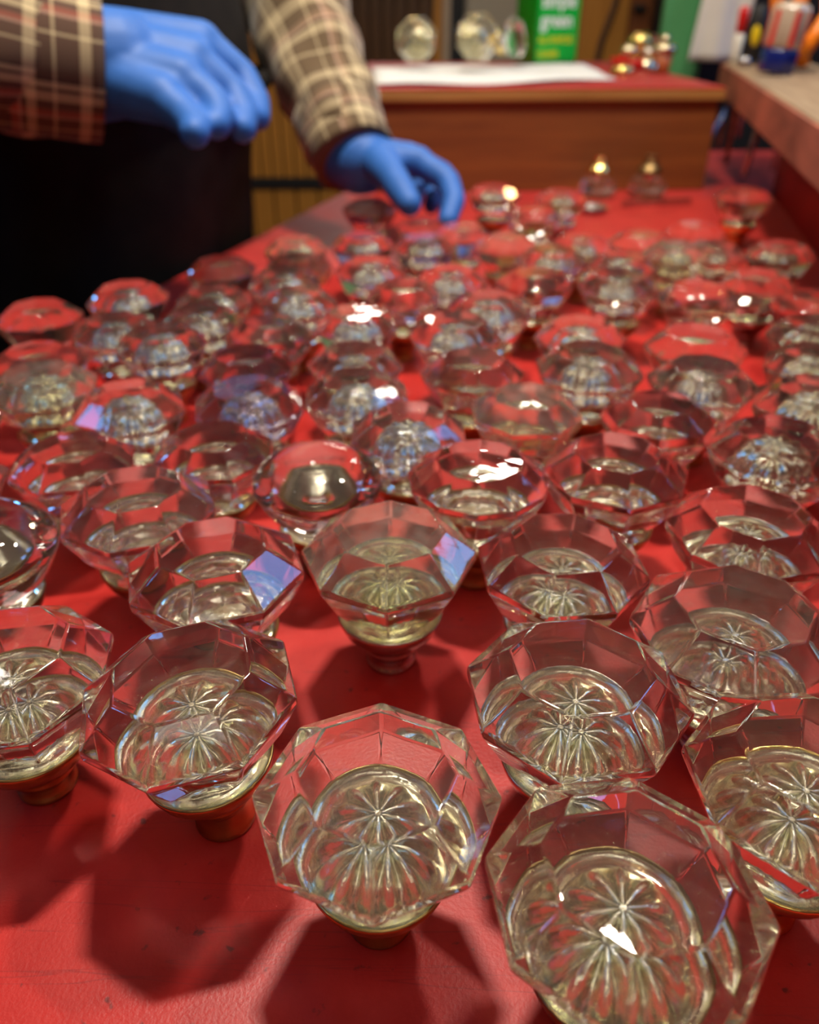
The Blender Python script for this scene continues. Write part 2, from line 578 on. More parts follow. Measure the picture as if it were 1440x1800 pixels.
# ================================================================== glass door knobs
def knob_meshes(kind):
    """glass, foil reflector, ferrule and shank meshes of one kind of knob, base at z=0, in metres."""
    k = 0.001
    n = {'o': 8, 'p': 8, 'k': 8, 'g': 8, 'h': 8, 't': 12, 'q': 12, 'r': 40}[kind]
    per = {'o': 10, 'p': 10, 'k': 10, 'g': 10, 'h': 10, 't': 7, 'q': 7, 'r': 2}[kind]
    seg = n * per
    R = {'o': 28.5, 'p': 28.5, 'k': 28.5, 'g': 28.8, 'h': 28.5, 't': 28.0, 'q': 28.0, 'r': 27.5}[kind]
    if kind == 'r':
        outer = [(0.46 * R, 54.6), (0.60 * R, 54.0), (0.76 * R, 52.2), (0.90 * R, 49.2), (0.98 * R, 46), (R, 43.0), (0.97 * R, 40), (0.90 * R, 36), (0.79 * R, 31.5), (0.60 * R, 25.5)]
    elif kind in 'tq':
        outer = [(0.60 * R, 54.5), (R, 47.0), (R, 44.4), (0.80 * R, 32.5), (0.57 * R, 25)]
    elif kind == 'h':
        outer = [(0.55 * R, 55), (0.94 * R, 48.5), (R, 44.8), (0.87 * R, 36), (0.60 * R, 26)]
    elif kind == 'p':
        outer = [(0.60 * R, 55), (R, 46.6), (R, 44.0), (0.79 * R, 32.5), (0.56 * R, 24.5)]
    else:
        outer = [(0.63 * R, 55), (R, 46.6), (R, 44.2), (0.79 * R, 33), (0.57 * R, 25)]
    bm = bmesh.new()
    rings = []
    for r, z in outer:
        rings.append([bm.verts.new((r * k * math.cos(2 * math.pi * (i + 0.5) / n), r * k * math.sin(2 * math.pi * (i + 0.5) / n), z * k)) for i in range(n)])
    topf = bm.faces.new(rings[0])
    for a, b_ in zip(rings, rings[1:]):
        for i in range(n):
            bm.faces.new((a[i], a[(i + 1) % n], b_[(i + 1) % n], b_[i]))
    hard = [] if kind == 'r' else [e for e in bm.edges if len(e.link_faces) == 2]
    last = rings[-1]
    # round neck and the pressed underside
    nfl = {'o': 10, 'p': 8, 'k': 8, 'g': 8, 'h': 6, 't': 12, 'q': 12, 'r': 9}[kind]
    neck = [(13.6, 22.0, 0), (13.3, 20.9, 0), (12.4, 20.6, 0)]
    if kind == 'g':
        inner = neck + [(11.8, 22.5, 0), (10.6, 22.7, 0), (10.0, 25.5, 0), (8.8, 25.7, 0), (8.2, 28.5, 0), (6.4, 29, 0.10), (5.8, 32, 0.16), (3.4, 33.0, 0.22), (1.2, 32.5, 0)]
    elif kind == 'h':
        inner = neck + [(10.5, 23.5, 0.05), (8.0, 26.5, 0.08), (5.0, 28.0, 0.10), (1.0, 28.5, 0)]
    elif kind == 'k':
        inner = neck + [(11.8, 24, 0.03), (11.4, 32, 0.06), (9.8, 37.5, 0.10), (7.0, 39.6, 0.12), (3.5, 40.2, 0.12), (1.0, 40.5, 0)]
    elif kind in 'pqr':
        inner = neck + [(11.6, 22.5, 0.03), (9.6, 25.5, 0.06), (5.5, 27.6, 0.06), (1.0, 28.2, 0)]
    else:
        inner = neck + [(11.9, 21.6, 0.03), (11.0, 23.6, 0.10), (9.4, 26.0, 0.16), (7.2, 28.4, 0.24), (4.4, 29.6, 0.32), (1.0, 31.0, 0)]

    def under(sub, z0):
        out = []
        for j, (r, z, fl) in enumerate(sub):
            ring = []
            for i in range(seg):
                a = 2 * math.pi * (i / per + 0.5) / n
                s = math.cos(nfl * a)
                s = s if s > 0 else -abs(s) ** 0.6
                rr = r * (1 + fl * s * 0.7)
                zz = z + (fl * s * 5.0 if fl >= 0.1 else 0)
                ring.append(bm.verts.new((rr * k * math.cos(a), rr * k * math.sin(a), zz * k)))
            out.append(ring)
        return out
    irings = under(inner, 0)
    fsm = []
    c = irings[0]
    h = per // 2
    for i in range(n):                        # facet edge to round neck
        p0, p1 = last[i], last[(i + 1) % n]
        for q in range(per):
            a, b_ = c[(i * per + q) % seg], c[(i * per + q + 1) % seg]
            fsm.append(bm.faces.new((a, b_, p0 if q < h else p1)))
        fsm.append(bm.faces.new((p0, p1, c[(i * per + h) % seg])))
    for a, b_ in zip(irings, irings[1:]):
        for i in range(seg):
            fsm.append(bm.faces.new((a[i], a[(i + 1) % seg], b_[(i + 1) % seg], b_[i])))
    fsm.append(bm.faces.new(irings[-1]))
    for f in fsm:
        f.smooth = True
    if hard:
        r = bmesh.ops.bevel(bm, geom=hard, offset=0.0006, segments=2, affect='EDGES', profile=0.5)
        for f in r['faces']:
            f.smooth = True
    else:
        for f in bm.faces:
            f.smooth = True
    bmesh.ops.recalc_face_normals(bm, faces=bm.faces[:])
    gm = bpy.data.meshes.new('glass_body')
    bm.to_mesh(gm)
    bm.free()
    # silvered reflector just under the pressed underside
    bm = bmesh.new()
    fr = under([(17.0, 22.0, 0), (16.2, 21.0, 0), (14.6, 20.3, 0.03), (12.5, 20.15, 0)] + [(max(0.2, r - 0.35), z - 0.35, fl) for r, z, fl in inner[3:]], 0)
    for a, b_ in zip(fr, fr[1:]):
        for i in range(seg):
            bm.faces.new((a[i], a[(i + 1) % seg], b_[(i + 1) % seg], b_[i])).smooth = True
    bm.faces.new(fr[-1])
    bmesh.ops.recalc_face_normals(bm, faces=bm.faces[:])
    fm = bpy.data.meshes.new('reflector')
    bm.to_mesh(fm)
    bm.free()
    # brass ferrule (cup) and shank
    bm = nlathe([(r * k, z * k) for r, z in ((8.9, 7.1), (9.8, 7.6), (9.9, 8.8), (9.5, 9.4), (11.4, 11.6), (14.2, 14.6), (16.4, 17.4), (17.3, 19.6), (17.9, 21.6), (17.8, 22.4), (17.3, 22.6), (17.1, 22.0), (16.4, 20.6), (12.0, 19.2))], 40)
    for f in bm.faces:
        f.smooth = len(f.verts) == 4
    bmesh.ops.recalc_face_normals(bm, faces=bm.faces[:])
    cm = bpy.data.meshes.new('ferrule')
    bm.to_mesh(cm)
    bm.free()
    bm = nlathe([(r * k, z * k) for r, z in ((8.2, 0.0), (8.7, 0.4), (8.7, 1.5), (8.3, 1.9), (8.0, 5.2), (8.4, 6.0), (8.9, 6.5), (8.9, 7.0), (7.0, 7.1))], 32)
    for f in bm.faces:
        f.smooth = len(f.verts) == 4
    bmesh.ops.recalc_face_normals(bm, faces=bm.faces[:])
    sm = bpy.data.meshes.new('shank')
    bm.to_mesh(sm)
    bm.free()
    return gm, fm, cm, sm


GEO = {k: knob_meshes(k) for k in 'opkghqr'}
MESHV = {}


def mesh_with(me, mat):
    key = (me.name, mat.name)
    if key not in MESHV:
        c = me.copy()
        c.materials.clear()
        c.materials.append(mat)
        MESHV[key] = c
    return MESHV[key]


def child(name, me, parent, z=0.0, sz=1.0):
    o = bpy.data.objects.new(name, me)
    COL.objects.link(o)
    o.parent = parent
    o.location = (0, 0, z)
    o.scale = (1, 1, sz)
    return o


def knob(x, y, z, s, ext, kind, gl, met, rotz, label, tilt=(0, 0), group='old glass door knobs on the bench'):
    t = thing('glass_door_knob', label, 'door knob', (x, y, z), (tilt[0], tilt[1], rotz), group)
    t.scale = (s, s, s)
    e = ext / s / 1000.0
    g, f, c, sh = GEO[kind]
    child('glass_body', mesh_with(g, M[gl]), t, e)
    child('reflector', mesh_with(f, M['foil' if kind in 'ogr' else 'foil_shiny']), t, e)
    child('ferrule', mesh_with(c, M[met]), t, e)
    child('shank', mesh_with(sh, M[met]), t, 0, (0.0071 + e) / 0.0071)
    return t


# x mm, y mm, scale, extra shank mm, kind, glass, metal, rotation deg, tilt x deg, tilt y deg, label
KNOBS = [
    (43.9, 96.0, 1.053, 1.0, 'o', 'clear', 'bronze', 8, 0.0, 1.5, 'nearest octagonal glass knob, large and soft-focused, cut off by the bottom edge'),
    (-7.8, 119.7, 1.019, 3.0, 'o', 'worn', 'brass', 22, 1.0, 0.0, 'clear octagonal glass knob with blue glints, standing in front of all but one'),
    (45.0, 154.0, 1.065, 0.0, 'o', 'clear', 'nickel', 6, 0.0, 0.0, 'clear octagonal glass knob with a star, directly behind the nearest knob at bottom right'),
    (-54.5, 150.8, 1.029, 4.5, 'o', 'clear', 'brass', 16, 0.0, -4.0, 'clear octagonal glass knob leaning a little over its aged brass cup, left front'),
    (-112.3, 163.1, 1.022, 0.0, 'o', 'clear', 'brass', 10, 0.0, 0.0, 'octagonal glass knob on a wide brass cup, cut by the left edge near front'),
    (94.0, 122.9, 1.022, 4.5, 'o', 'clear', 'bright', 3, 0.0, 0.0, 'octagonal glass knob with a bright brass rim, cut by the right edge at front'),
    (97.7, 180.6, 1.090, -3.0, 'g', 'worn', 'nickel', 12, 0.0, 0.0, 'pale greenish glass knob with pressed rings, beside the right edge above the bright-rimmed one'),
    (50.9, 214.3, 1.014, 0.0, 'o', 'clear', 'nickel', 4, 0.0, 0.0, 'clear sparkling octagonal glass knob in the middle, just behind the starred one'),
    (-6.9, 218.6, 1.043, 0.0, 'o', 'warm', 'nickel', 22, 0.0, 0.0, 'yellowed, scratched octagonal glass knob on a shiny flared cup, alone in the centre'),
    (-62.7, 206.3, 1.021, 3.5, 'p', 'clear', 'brass', 18, 0.0, 0.0, 'octagonal glass knob with rounded worn edges, behind the leaning one at left'),
    (-150.4, 226.2, 0.976, 2.0, 'r', 'clear', 'bronze', 0, 0.0, 0.0, 'rounded glass knob cut by the left edge, behind the wide brass-cupped one'),
    (-100.1, 247.6, 1.020, 0.5, 'p', 'worn', 'brass', 20, 0.0, 0.0, 'wide octagonal glass knob with a silvery oval inside, left of the smooth round one'),
    (-36.9, 275.4, 0.948, 1.5, 'r', 'clear', 'brass', 0, 0.0, 0.0, 'smooth round glass knob with one white round highlight, left of centre'),
    (27.0, 266.9, 0.998, 3.0, 'q', 'clear', 'brass', 10, 0.0, 0.0, 'twelve-sided glass knob with upright red facets, behind the yellowed scratched one'),
    (81.8, 275.2, 1.024, 0.0, 'p', 'clear', 'brass', 22, 0.0, 0.0, 'octagonal glass knob with a long white highlight across its top, right of centre'),
    (120.8, 233.6, 1.019, -0.5, 'g', 'clear', 'nickel', 8, 0.0, 0.0, 'glass knob with pale pressed rings, at the right edge behind the greenish one'),
    (153.2, 292.7, 0.994, 1.0, 'k', 'clear', 'nickel', 15, 0.0, 0.0, 'octagonal glass knob with dark red facets at the right edge, second behind the pale-ringed one'),
    (-82.7, 297.3, 0.905, 2.0, 'p', 'clear', 'brass', 5, 0.0, 0.0, 'small glass knob with a pale heart-shaped reflection inside, left of the smooth round one'),
    (-141.6, 292.9, 0.921, -1.5, 'p', 'clear', 'brass', 12, 0.0, 0.0, 'deep red looking octagonal glass knob by the left edge, behind the silvery-oval one'),
    (-184.6, 267.8, 0.900, 3.5, 'o', 'dusty', 'brass', 12, 0.0, 0.0, 'glass knob barely seen at the left edge beside the deep red one'),
    (-210.8, 322.2, 0.900, 4.0, 'k', 'dusty', 'brass', 0, 0.0, 0.0, 'glass knob barely seen at the left edge, behind the other barely seen one'),
    (-0.6, 312.2, 0.937, 2.0, 'k', 'worn', 'brass', 0, 0.0, 0.0, 'twelve-sided glass knob with dusky top, between the round one and the centre gap'),
    (54.3, 337.1, 0.938, 0.5, 'p', 'warm', 'brass', 3, 0.0, 0.0, 'octagonal glass knob with an upright red bar inside, behind the twelve-sided red-faceted one'),
    (114.3, 328.9, 0.943, 0.5, 'h', 'clear', 'brass', 8, 0.0, 0.0, 'octagonal glass knob with two red patches on top, right of the red-barred one'),
    (186.7, 335.4, 0.987, 2.0, 'k', 'dusty', 'bronze', 20, 0.0, 0.0, 'large dark octagonal glass knob at the right edge, behind the dark red-faceted one'),
    (-76.6, 347.6, 0.951, -1.0, 'k', 'violet', 'brass', 12, 0.0, 0.0, 'glass knob with dusky violet top and blue edge glint, left of the centre gap'),
    (-86.5, 397.3, 0.900, -1.0, 'o', 'violet', 'brass', 0, 0.0, 0.0, 'glass knob with violet top directly behind the violet blue-edged one'),
    (-132.8, 343.3, 0.944, -1.0, 'k', 'dusty', 'nickel', 20, 0.0, 0.0, 'glass knob with flat bright red top, behind the deep red one at left'),
    (-180.7, 362.7, 0.943, 1.0, 'k', 'warm', 'brass', 14, 0.0, 0.0, 'glass knob with golden brown swirl inside, at the left edge in the middle distance'),
    (-202.8, 408.9, 0.927, -4.5, 'h', 'dusty', 'brass', 2, 0.0, 0.0, 'dark red topped glass knob directly behind the golden brown swirled one'),
    (-25.8, 356.6, 0.930, 0.5, 'k', 'dusty', 'brass', 6, 0.0, 0.0, 'front knob of the two close together just left of the centre gap'),
    (-29.8, 407.2, 0.924, -4.5, 'k', 'dusty', 'brass', 19, 0.0, 0.0, 'dark topped back knob of the two close together left of the centre gap'),
    (32.5, 383.8, 0.942, -0.5, 'o', 'dusty', 'bright', 22, 0.0, 0.0, 'glass knob with dark top, white spot and yellow lower sparkles, in the middle'),
    (25.5, 436.9, 0.946, 1.0, 'k', 'dusty', 'bright', 10, 0.0, 0.0, 'red topped glass knob directly behind the one with yellow sparkles'),
    (49.1, 483.3, 0.952, -1.0, 'k', 'dusty', 'brass', 0, 0.0, 0.0, 'red topped glass knob second behind the one with yellow sparkles'),
    (83.8, 535.3, 0.938, 0.0, 'h', 'dusty', 'brass', 17, 0.0, 0.0, 'red topped glass knob with a blue spot on its right edge, mid-back centre'),
    (92.5, 385.7, 0.983, 0.0, 'k', 'dusty', 'brass', 0, 0.0, 0.0, 'glass knob with dark top and bright blue spot at right, behind the red-patched one'),
    (98.1, 439.2, 0.917, 0.0, 'k', 'dusty', 'brass', 20, 0.0, 0.0, 'glass knob with red ringed top behind the dark-topped blue-spotted one'),
    (158.8, 421.5, 0.986, -3.0, 'o', 'dusty', 'brass', 11, 0.0, 0.0, 'glass knob with pale middle and blue right rim, in front of the pinkish milky one'),
    (146.3, 369.9, 0.954, 0.5, 'k', 'worn', 'brass', 3, 0.0, 0.0, 'glass knob with layered pale reflections, in front of the blue-rimmed one at right'),
    (188.9, 515.1, 0.900, 0.0, 'r', 'worn', 'nickel', 0, 0.0, 0.0, 'smooth glass knob with milky pink top, right of centre at mid-back'),
    (139.2, 526.9, 0.959, 0.0, 'k', 'dusty', 'brass', 4, 0.0, 0.0, 'glass knob with square beige reflection inside, left of the milky pink one'),
    (254.0, 493.6, 0.900, 0.0, 'h', 'dusty', 'bronze', 0, 0.0, 0.0, 'farthest of the three dark glass knobs at the right edge in mid-distance'),
    (233.0, 442.4, 0.900, 0.0, 'k', 'dusty', 'bronze', 9, 0.0, 0.0, 'middle of the three dark glass knobs at the right edge in mid-distance'),
    (213.5, 397.0, 0.901, 0.0, 'k', 'dusty', 'bronze', 21, 0.0, 0.0, 'nearest of the three dark glass knobs at the right edge, with a white dot'),
    (236.3, 539.7, 0.900, 0.0, 'o', 'dusty', 'nickel', 14, 0.0, 0.0, 'glass knob with bright cream half-ring, right of the milky pink one'),
    (237.8, 635.2, 0.900, -4.5, 'k', 'dusty', 'brass', 8, 0.0, 0.0, 'left of two glass knobs side by side behind the cream half-ringed one'),
    (278.4, 607.6, 0.900, 2.5, 'k', 'dusty', 'brass', 18, 0.0, 0.0, 'right of two glass knobs side by side behind the cream half-ringed one, by the panel'),
    (237.5, 684.6, 0.900, -0.5, 'h', 'dusty', 'brass', 3, 0.0, 0.0, 'far glass knob with four white dots, in front of the one under the ledge'),
    (199.1, 604.8, 0.900, 3.0, 'k', 'warm', 'brass', 12, 0.0, 0.0, 'blurred glass knob with cream centre behind the beige-squared one, to its right'),
    (154.3, 583.8, 0.900, 0.0, 'k', 'dusty', 'brass', 2, 0.0, 0.0, 'orange topped blurred glass knob with one white bar, behind the beige-squared one'),
    (184.5, 652.0, 0.900, -0.5, 'o', 'dusty', 'brass', 7, 0.0, 0.0, 'blurred pinkish glass knob behind the orange topped one, at its right'),
    (135.4, 640.7, 0.900, 0.0, 'k', 'dusty', 'brass', 12, 0.0, 0.0, 'blurred pinkish glass knob behind the orange topped one, at its left'),
    (106.7, 600.2, 0.900, 1.0, 'k', 'dusty', 'brass', 0, 0.0, 0.0, 'blurred glass knob with a green tinge, behind the red topped blue-spotted one'),
    (75.9, 639.0, 0.908, 0.5, 'h', 'warm', 'brass', 5, 0.0, 0.0, 'blurred cream glass knob left of the green tinged one'),
    (111.1, 746.6, 0.900, 0.0, 'r', 'dusty', 'brass', 0, 0.0, 0.0, 'small ribbed glass knob standing in front of the rearmost two in the middle'),
    (148.6, 817.1, 0.900, 0.0, 'k', 'dusty', 'nickel', 16, 0.0, 0.0, 'rear glass knob with two white dots, in front of the brass-topped upturned pair'),
    (83.2, 831.7, 0.936, 0.0, 'k', 'dusty', 'brass', 4, 0.0, 0.0, 'pinkish rear glass knob just right of the pinching hand'),
    (43.5, 676.4, 0.900, -0.5, 'o', 'dusty', 'brass', 11, 0.0, 0.0, 'glass knob in front of the pinkish rear one, near the index fingertip'),
    (11.8, 638.2, 0.900, 0.0, 'k', 'dusty', 'nickel', 2, 0.0, 0.0, 'glass knob with several white bars, just in front of the pinching hand'),
    (28.4, 550.7, 0.900, -0.5, 'k', 'dusty', 'nickel', 10, 0.0, 0.0, 'pale glass knob with a brown hollow, in front of the white-barred one'),
    (11.5, 714.1, 0.840, -0.5, 'p', 'dusty', 'nickel', 20, 0.0, 0.0, 'glass door knob pinched between thumb and index finger of a blue glove'),
    (-37.0, 774.0, 0.900, 0.0, 'h', 'dusty', 'bronze', 20, 0.0, 0.0, 'shadowed brownish glass knob under the wrist of the pinching hand'),
    (-37.1, 645.1, 0.900, 0.0, 'k', 'dusty', 'brass', 2, 0.0, 0.0, 'glass knob with an amber dot on its left rim, in front of the shadowed one'),
    (-27.5, 568.3, 0.915, 0.0, 'k', 'dusty', 'brass', 13, 0.0, 0.0, 'blue rimmed glass knob directly in front of the amber-dotted one'),
    (-4.2, 513.8, 0.900, 0.5, 'o', 'dusty', 'brass', 0, 0.0, 0.0, 'glass knob with beige bars and blue spot, right of the blue rimmed one in front'),
    (-32.3, 460.9, 0.900, 0.0, 'k', 'dusty', 'brass', 9, 0.0, 0.0, 'wide red and cream glass knob in front of the blue rimmed one'),
    (-89.1, 639.4, 0.900, -2.0, 'k', 'warm', 'bright', 0, 0.0, 0.0, "farthest glass knob along the bench's left edge, with an orange glow"),
    (-81.0, 590.8, 0.900, -2.0, 'h', 'dusty', 'brass', 14, 0.0, 0.0, 'glass knob with bright white bar, in front of the orange glowing one'),
    (-85.2, 541.7, 0.902, 0.5, 'k', 'dusty', 'brass', 4, 0.0, 0.0, 'glass knob with white dots, second in front of the orange glowing one'),
    (-70.1, 494.5, 0.906, 1.5, 'k', 'dusty', 'brass', 18, 0.0, 0.0, 'glass knob with cream lower rim, third in front of the orange glowing one'),
    (-134.5, 573.1, 0.900, 0.0, 'o', 'dusty', 'brass', 4, 0.0, 0.0, "pink topped glass knob with blue right rim, at the bench's left edge"),
    (-128.7, 516.1, 0.910, -4.5, 'k', 'dusty', 'brass', 10, 0.0, 0.0, 'dark topped glass knob in front of the pink topped blue-rimmed one'),
    (-125.9, 466.7, 0.900, -0.5, 'k', 'dusty', 'brass', 0, 0.0, 0.0, 'dark topped glass knob, second in front of the pink topped blue-rimmed one'),
    (-81.2, 446.2, 0.900, -0.5, 'h', 'worn', 'brass', 21, 0.0, 0.0, 'dull pink topped glass knob with an orange sparkle, behind the violet pair'),
    (-181.8, 507.6, 0.919, 0.0, 'k', 'dusty', 'brass', 7, 0.0, 0.0, 'red topped glass knob against the black apron, right one of two at left edge'),
    (-173.0, 451.8, 0.900, -1.0, 'k', 'dusty', 'nickel', 17, 0.0, 0.0, 'glass knob with an upright white highlight, in front of the right apron-side knob'),
    (-225.9, 473.0, 0.900, 0.0, 'o', 'dusty', 'brass', 3, 0.0, 0.0, 'red topped glass knob against the black apron, the left one in the corner'),
    (-136.6, 418.6, 0.900, 4.0, 'k', 'dusty', 'brass', 12, 0.0, 0.0, 'red topped glass knob with a white slanted bar, behind the flat red-topped one'),
    (321.9, 809.0, 0.962, 0.0, 'p', 'dusty', 'bright', 6, 0.0, 0.0, 'single glass knob standing apart under the ledge below the hanging tool shafts'),
]
for (kx, ky, ks, ke, kk, kg, km, kr, ta, tb, lab) in KNOBS:
    knob(kx / 1000, ky / 1000, TZ, ks, ke, kk, kg, km, math.radians(kr), lab, (math.radians(ta), math.radians(tb)))

# ================================================================== wooden box at the far end of the bench and what lies on it
BA = Vector((-0.045, 1.065, 0))
BB = Vector((0.377, 1.085, 0))
bang = math.atan2(BB.y - BA.y, BB.x - BA.x)
BW = (BB - BA).length
BH = 0.117
crate = thing('wooden_box', 'wide orange-brown wooden box across the far end of the red bench', 'box', (BA.x, BA.y, TZ), (0, 0, bang))
link('front_board', nbox(0, BW, 0, 0.015, 0, 0.1025, bev=0.0015), M['crate'], crate)
link('front_rail', nbox(-0.004, BW + 0.004, -0.005, 0.017, 0.1028, 0.114, bev=0.0015), M['rail'], crate)
link('side_board', nbox(0, 0.015, 0.0155, 0.46, 0, 0.113), M['crate'], crate)
link('side_board', nbox(BW - 0.015, BW, 0.0155, 0.46, 0, 0.113), M['crate'], crate)
link('back_board', nbox(0.0155, BW - 0.0155, 0.445, 0.46, 0, 0.113), M['crate'], crate)
link('red_top', nbox(-0.003, BW + 0.003, -0.004, 0.462, 0.1143, BH, bev=0.001), M['red'], crate)['label'] = 'pinkish red painted top of the box'


def on_box(u, v, z=0.0):
    c, s = math.cos(bang), math.sin(bang)
    return (BA.x + c * u - s * v, BA.y + s * u + c * v, TZ + BH + z)


bm = bmesh.new()
NU, NV = 22, 16
grid = []
for i in range(NU + 1):
    row = []
    for j in range(NV + 1):
        u, v = i / NU, j / NV
        x = 0.004 + 0.315 * u
        y = 0.022 + 0.30 * v - 0.03 * math.sin(u * 5) * (1 - v) * u + 0.04 * u
        z = 0.0012 + 0.0012 * (1 + math.sin(u * 11 + v * 4)) + (0.004 * max(0, math.sin(u * 6.3 + 1.5 * v)) if 0.3 < v < 0.8 else 0)
        row.append(bm.verts.new(on_box(x, y, z)))
    grid.append(row)
for i in range(NU):
    for j in range(NV):
        bm.faces.new((grid[i][j], grid[i + 1][j], grid[i + 1][j + 1], grid[i][j + 1]))
paper = link('paper_sheet', bm, M['white'], None, True)
sm_ = paper.modifiers.new('thick', 'SOLIDIFY')
sm_.thickness = 0.0006
sm_.offset = 1
tag(paper, 'crumpled white paper sheet spread on top of the wooden box', 'paper')


def lying_knob(loc, yaw, pitch, s, kind, gl, met, label):
    """A knob lying on its side, its glass face towards the front of the bench."""
    t = knob(loc[0], loc[1], loc[2], s, 0, kind, gl, met, 0, label, group=None)
    q = Matrix.Rotation(yaw, 4, 'Z') @ Matrix.Rotation(math.radians(90) - pitch, 4, 'X')
    t.rotation_euler = q.to_euler()
    return t


# face normal (+z of the knob) ends up pointing to -y after the x rotation
p = on_box(0.070, 0.235)
lying_knob((p[0], p[1], p[2] + 0.0315), math.radians(-6), math.radians(14), 1.02, 'o', 'dusty', 'brass', 'round-looking glass knob lying on white paper, leftmost thing on the wooden box')
p = on_box(0.138, 0.225)
lying_knob((p[0], p[1], p[2] + 0.0335), math.radians(12), math.radians(14), 1.1, 'o', 'dusty', 'bright', 'glass knob with yellow brass cup lying on white paper beside the green bottle')
p = on_box(0.172, 0.275)
lying_knob((p[0], p[1], p[2] + 0.0315), math.radians(75), math.radians(14), 1.0, 'p', 'clear', 'bright', 'glass knob lying sideways, half hidden behind the one with yellow brass cup')

# ---- green bottle
bp_ = on_box(0.282, 0.405)
bottle = thing('plastic_bottle', 'tall green plastic cleaner bottle with white and yellow lettering on the box', 'bottle', (bp_[0], bp_[1], bp_[2] + 0.0005), (0, 0, math.radians(20)))


def rrect(hx, hy, r, z, seg=5):
    out = []
    for cx, cy_, a0 in ((hx - r, hy - r, 0), (-hx + r, hy - r, 90), (-hx + r, -hy + r, 180), (hx - r, -hy + r, 270)):
        for i in range(seg + 1):
            a = math.radians(a0 + 90 * i / seg)
            out.append((cx + r * math.cos(a), cy_ + r * math.sin(a), z))
    return out


def rloft(secs):
    bm = bmesh.new()
    rings = [[bm.verts.new(p) for p in s] for s in secs]
    n = len(rings[0])
    for a, b_ in zip(rings, rings[1:]):
        for i in range(n):
            bm.faces.new((a[i], a[(i + 1) % n], b_[(i + 1) % n], b_[i]))
    bm.faces.new(rings[0])
    bm.faces.new(rings[-1])
    return bm


link('bottle_body', rloft([rrect(0.034, 0.036, 0.006, 0), rrect(0.0365, 0.0385, 0.006, 0.004), rrect(0.0365, 0.0385, 0.006, 0.175), rrect(0.034, 0.036, 0.01, 0.19), rrect(0.020, 0.022, 0.012, 0.215), rrect(0.014, 0.014, 0.0135, 0.225), rrect(0.014, 0.014, 0.0135, 0.24)]), M['greendark'], bottle, True)
link('label_panel', nbox(-0.0352, 0.0352, -0.0395, -0.0386, 0.006, 0.170), M['green'], bottle)
capb = link('spray_head', nbox(-0.015, 0.015, -0.045, 0.03, 0.246, 0.275, bev=0.005), M['white'], bottle)
link('trigger', ntube([(0, -0.030, 0.25), (0, -0.042, 0.225), (0, -0.036, 0.205)], 0.004, 8), M['white'], capb)
link('cap_collar', nlathe([(0.0165, 0.2245), (0.0165, 0.2455)], 24), M['white'], bottle, True)


def lettering(body, size, loc, mat, name, parent, width=None):
    c = bpy.data.curves.new(name, 'FONT')
    c.body = body
    c.size = size
    c.extrude = 0.0003
    c.offset = size * 0.022
    c.align_x = 'LEFT'
    o = bpy.data.objects.new(name, c)
    COL.objects.link(o)
    dg = bpy.context.evaluated_depsgraph_get()
    me = bpy.data.meshes.new_from_object(o.evaluated_get(dg))
    bpy.data.objects.remove(o)
    if width:
        xs = [v.co.x for v in me.vertices]
        k = width / (max(xs) - min(xs))
        for v in me.vertices:
            v.co.x *= k
    t = link(name, me, mat, parent)
    t.location = loc
    t.rotation_euler = (math.radians(90), 0, 0)
    return t


lab_o = [c for c in bottle.children if c.name.startswith('label_panel')][0]
lettering('simple', 0.027, (-0.031, -0.0397, 0.078), M['print_white'], 'lettering', lab_o, 0.058)
lettering('green', 0.027, (-0.031, -0.0397, 0.0525), M['print_white'], 'lettering', lab_o, 0.055)
lettering('ALL-PURPOSE', 0.0125, (-0.033, -0.0397, 0.031), M['print_yellow'], 'lettering', lab_o, 0.060)
lettering('CLEANER', 0.0125, (-0.033, -0.0397, 0.012), M['print_yellow'], 'lettering', lab_o, 0.036)


# ---- small brass and glass pieces at the right of the box top
def finial(loc, s, mat, label, tilt=(0, 0), group='brass bits on the wooden box'):
    t = thing('brass_knob', label, 'knob', loc, (tilt[0], tilt[1], 0), group)
    t.scale = (s, s, s)
    link('ball', nlathe([(0.0005, 0.030), (0.006, 0.0295), (0.0105, 0.026), (0.0125, 0.021), (0.0115, 0.0155), (0.0075, 0.012), (0.005, 0.0105)], 28), mat, t, True)
    link('rosette', nlathe([(0.011, 0.0), (0.0125, 0.001), (0.0115, 0.003), (0.0065, 0.0055), (0.0045, 0.0102)], 28), mat, t, True)
    return t


finial(on_box(0.345, 0.185), 0.95, M['bright'], 'yellow brass knob lying on the front right of white paper', (1.35, 0.5))
finial(on_box(0.365, 0.215), 0.8, M['pale'], 'small pale metal knob lying right beside the yellow brass knob', (1.4, -0.7))
# red tray heaped with fittings
tray = thing('red_dish', 'small pink-red dish heaped with brass fittings on the wooden box', 'dish', on_box(0.405, 0.30))
link('dish_shell', nlathe([(0.026, 0.0), (0.036, 0.004), (0.041, 0.014), (0.0395, 0.0142), (0.0345, 0.006), (0.025, 0.003)], 36), M['redplastic'], tray, True)
hz = 0.0032
d0 = (0.405, 0.30)
for du, dv, z, s, mt, lb in ((-0.016, -0.004, hz, 1.0, 'pale', 'pale brass knob at the left of the heap in the red dish'),
                             (0.012, -0.012, hz, 0.9, 'nickel', 'shiny white-metal knob at the front of the heap in the red dish'),
                             (0.005, 0.017, hz, 1.5, 'bright', 'tallest yellow brass knob standing in the red dish')):
    finial(on_box(d0[0] + du, d0[1] + dv, z), s, M[mt], lb)
g = thing('glass_cabinet_knob', 'small pinkish glass knob at the right of the heap, above the brown cup', 'knob', on_box(d0[0] + 0.022, d0[1] + 0.015, hz))
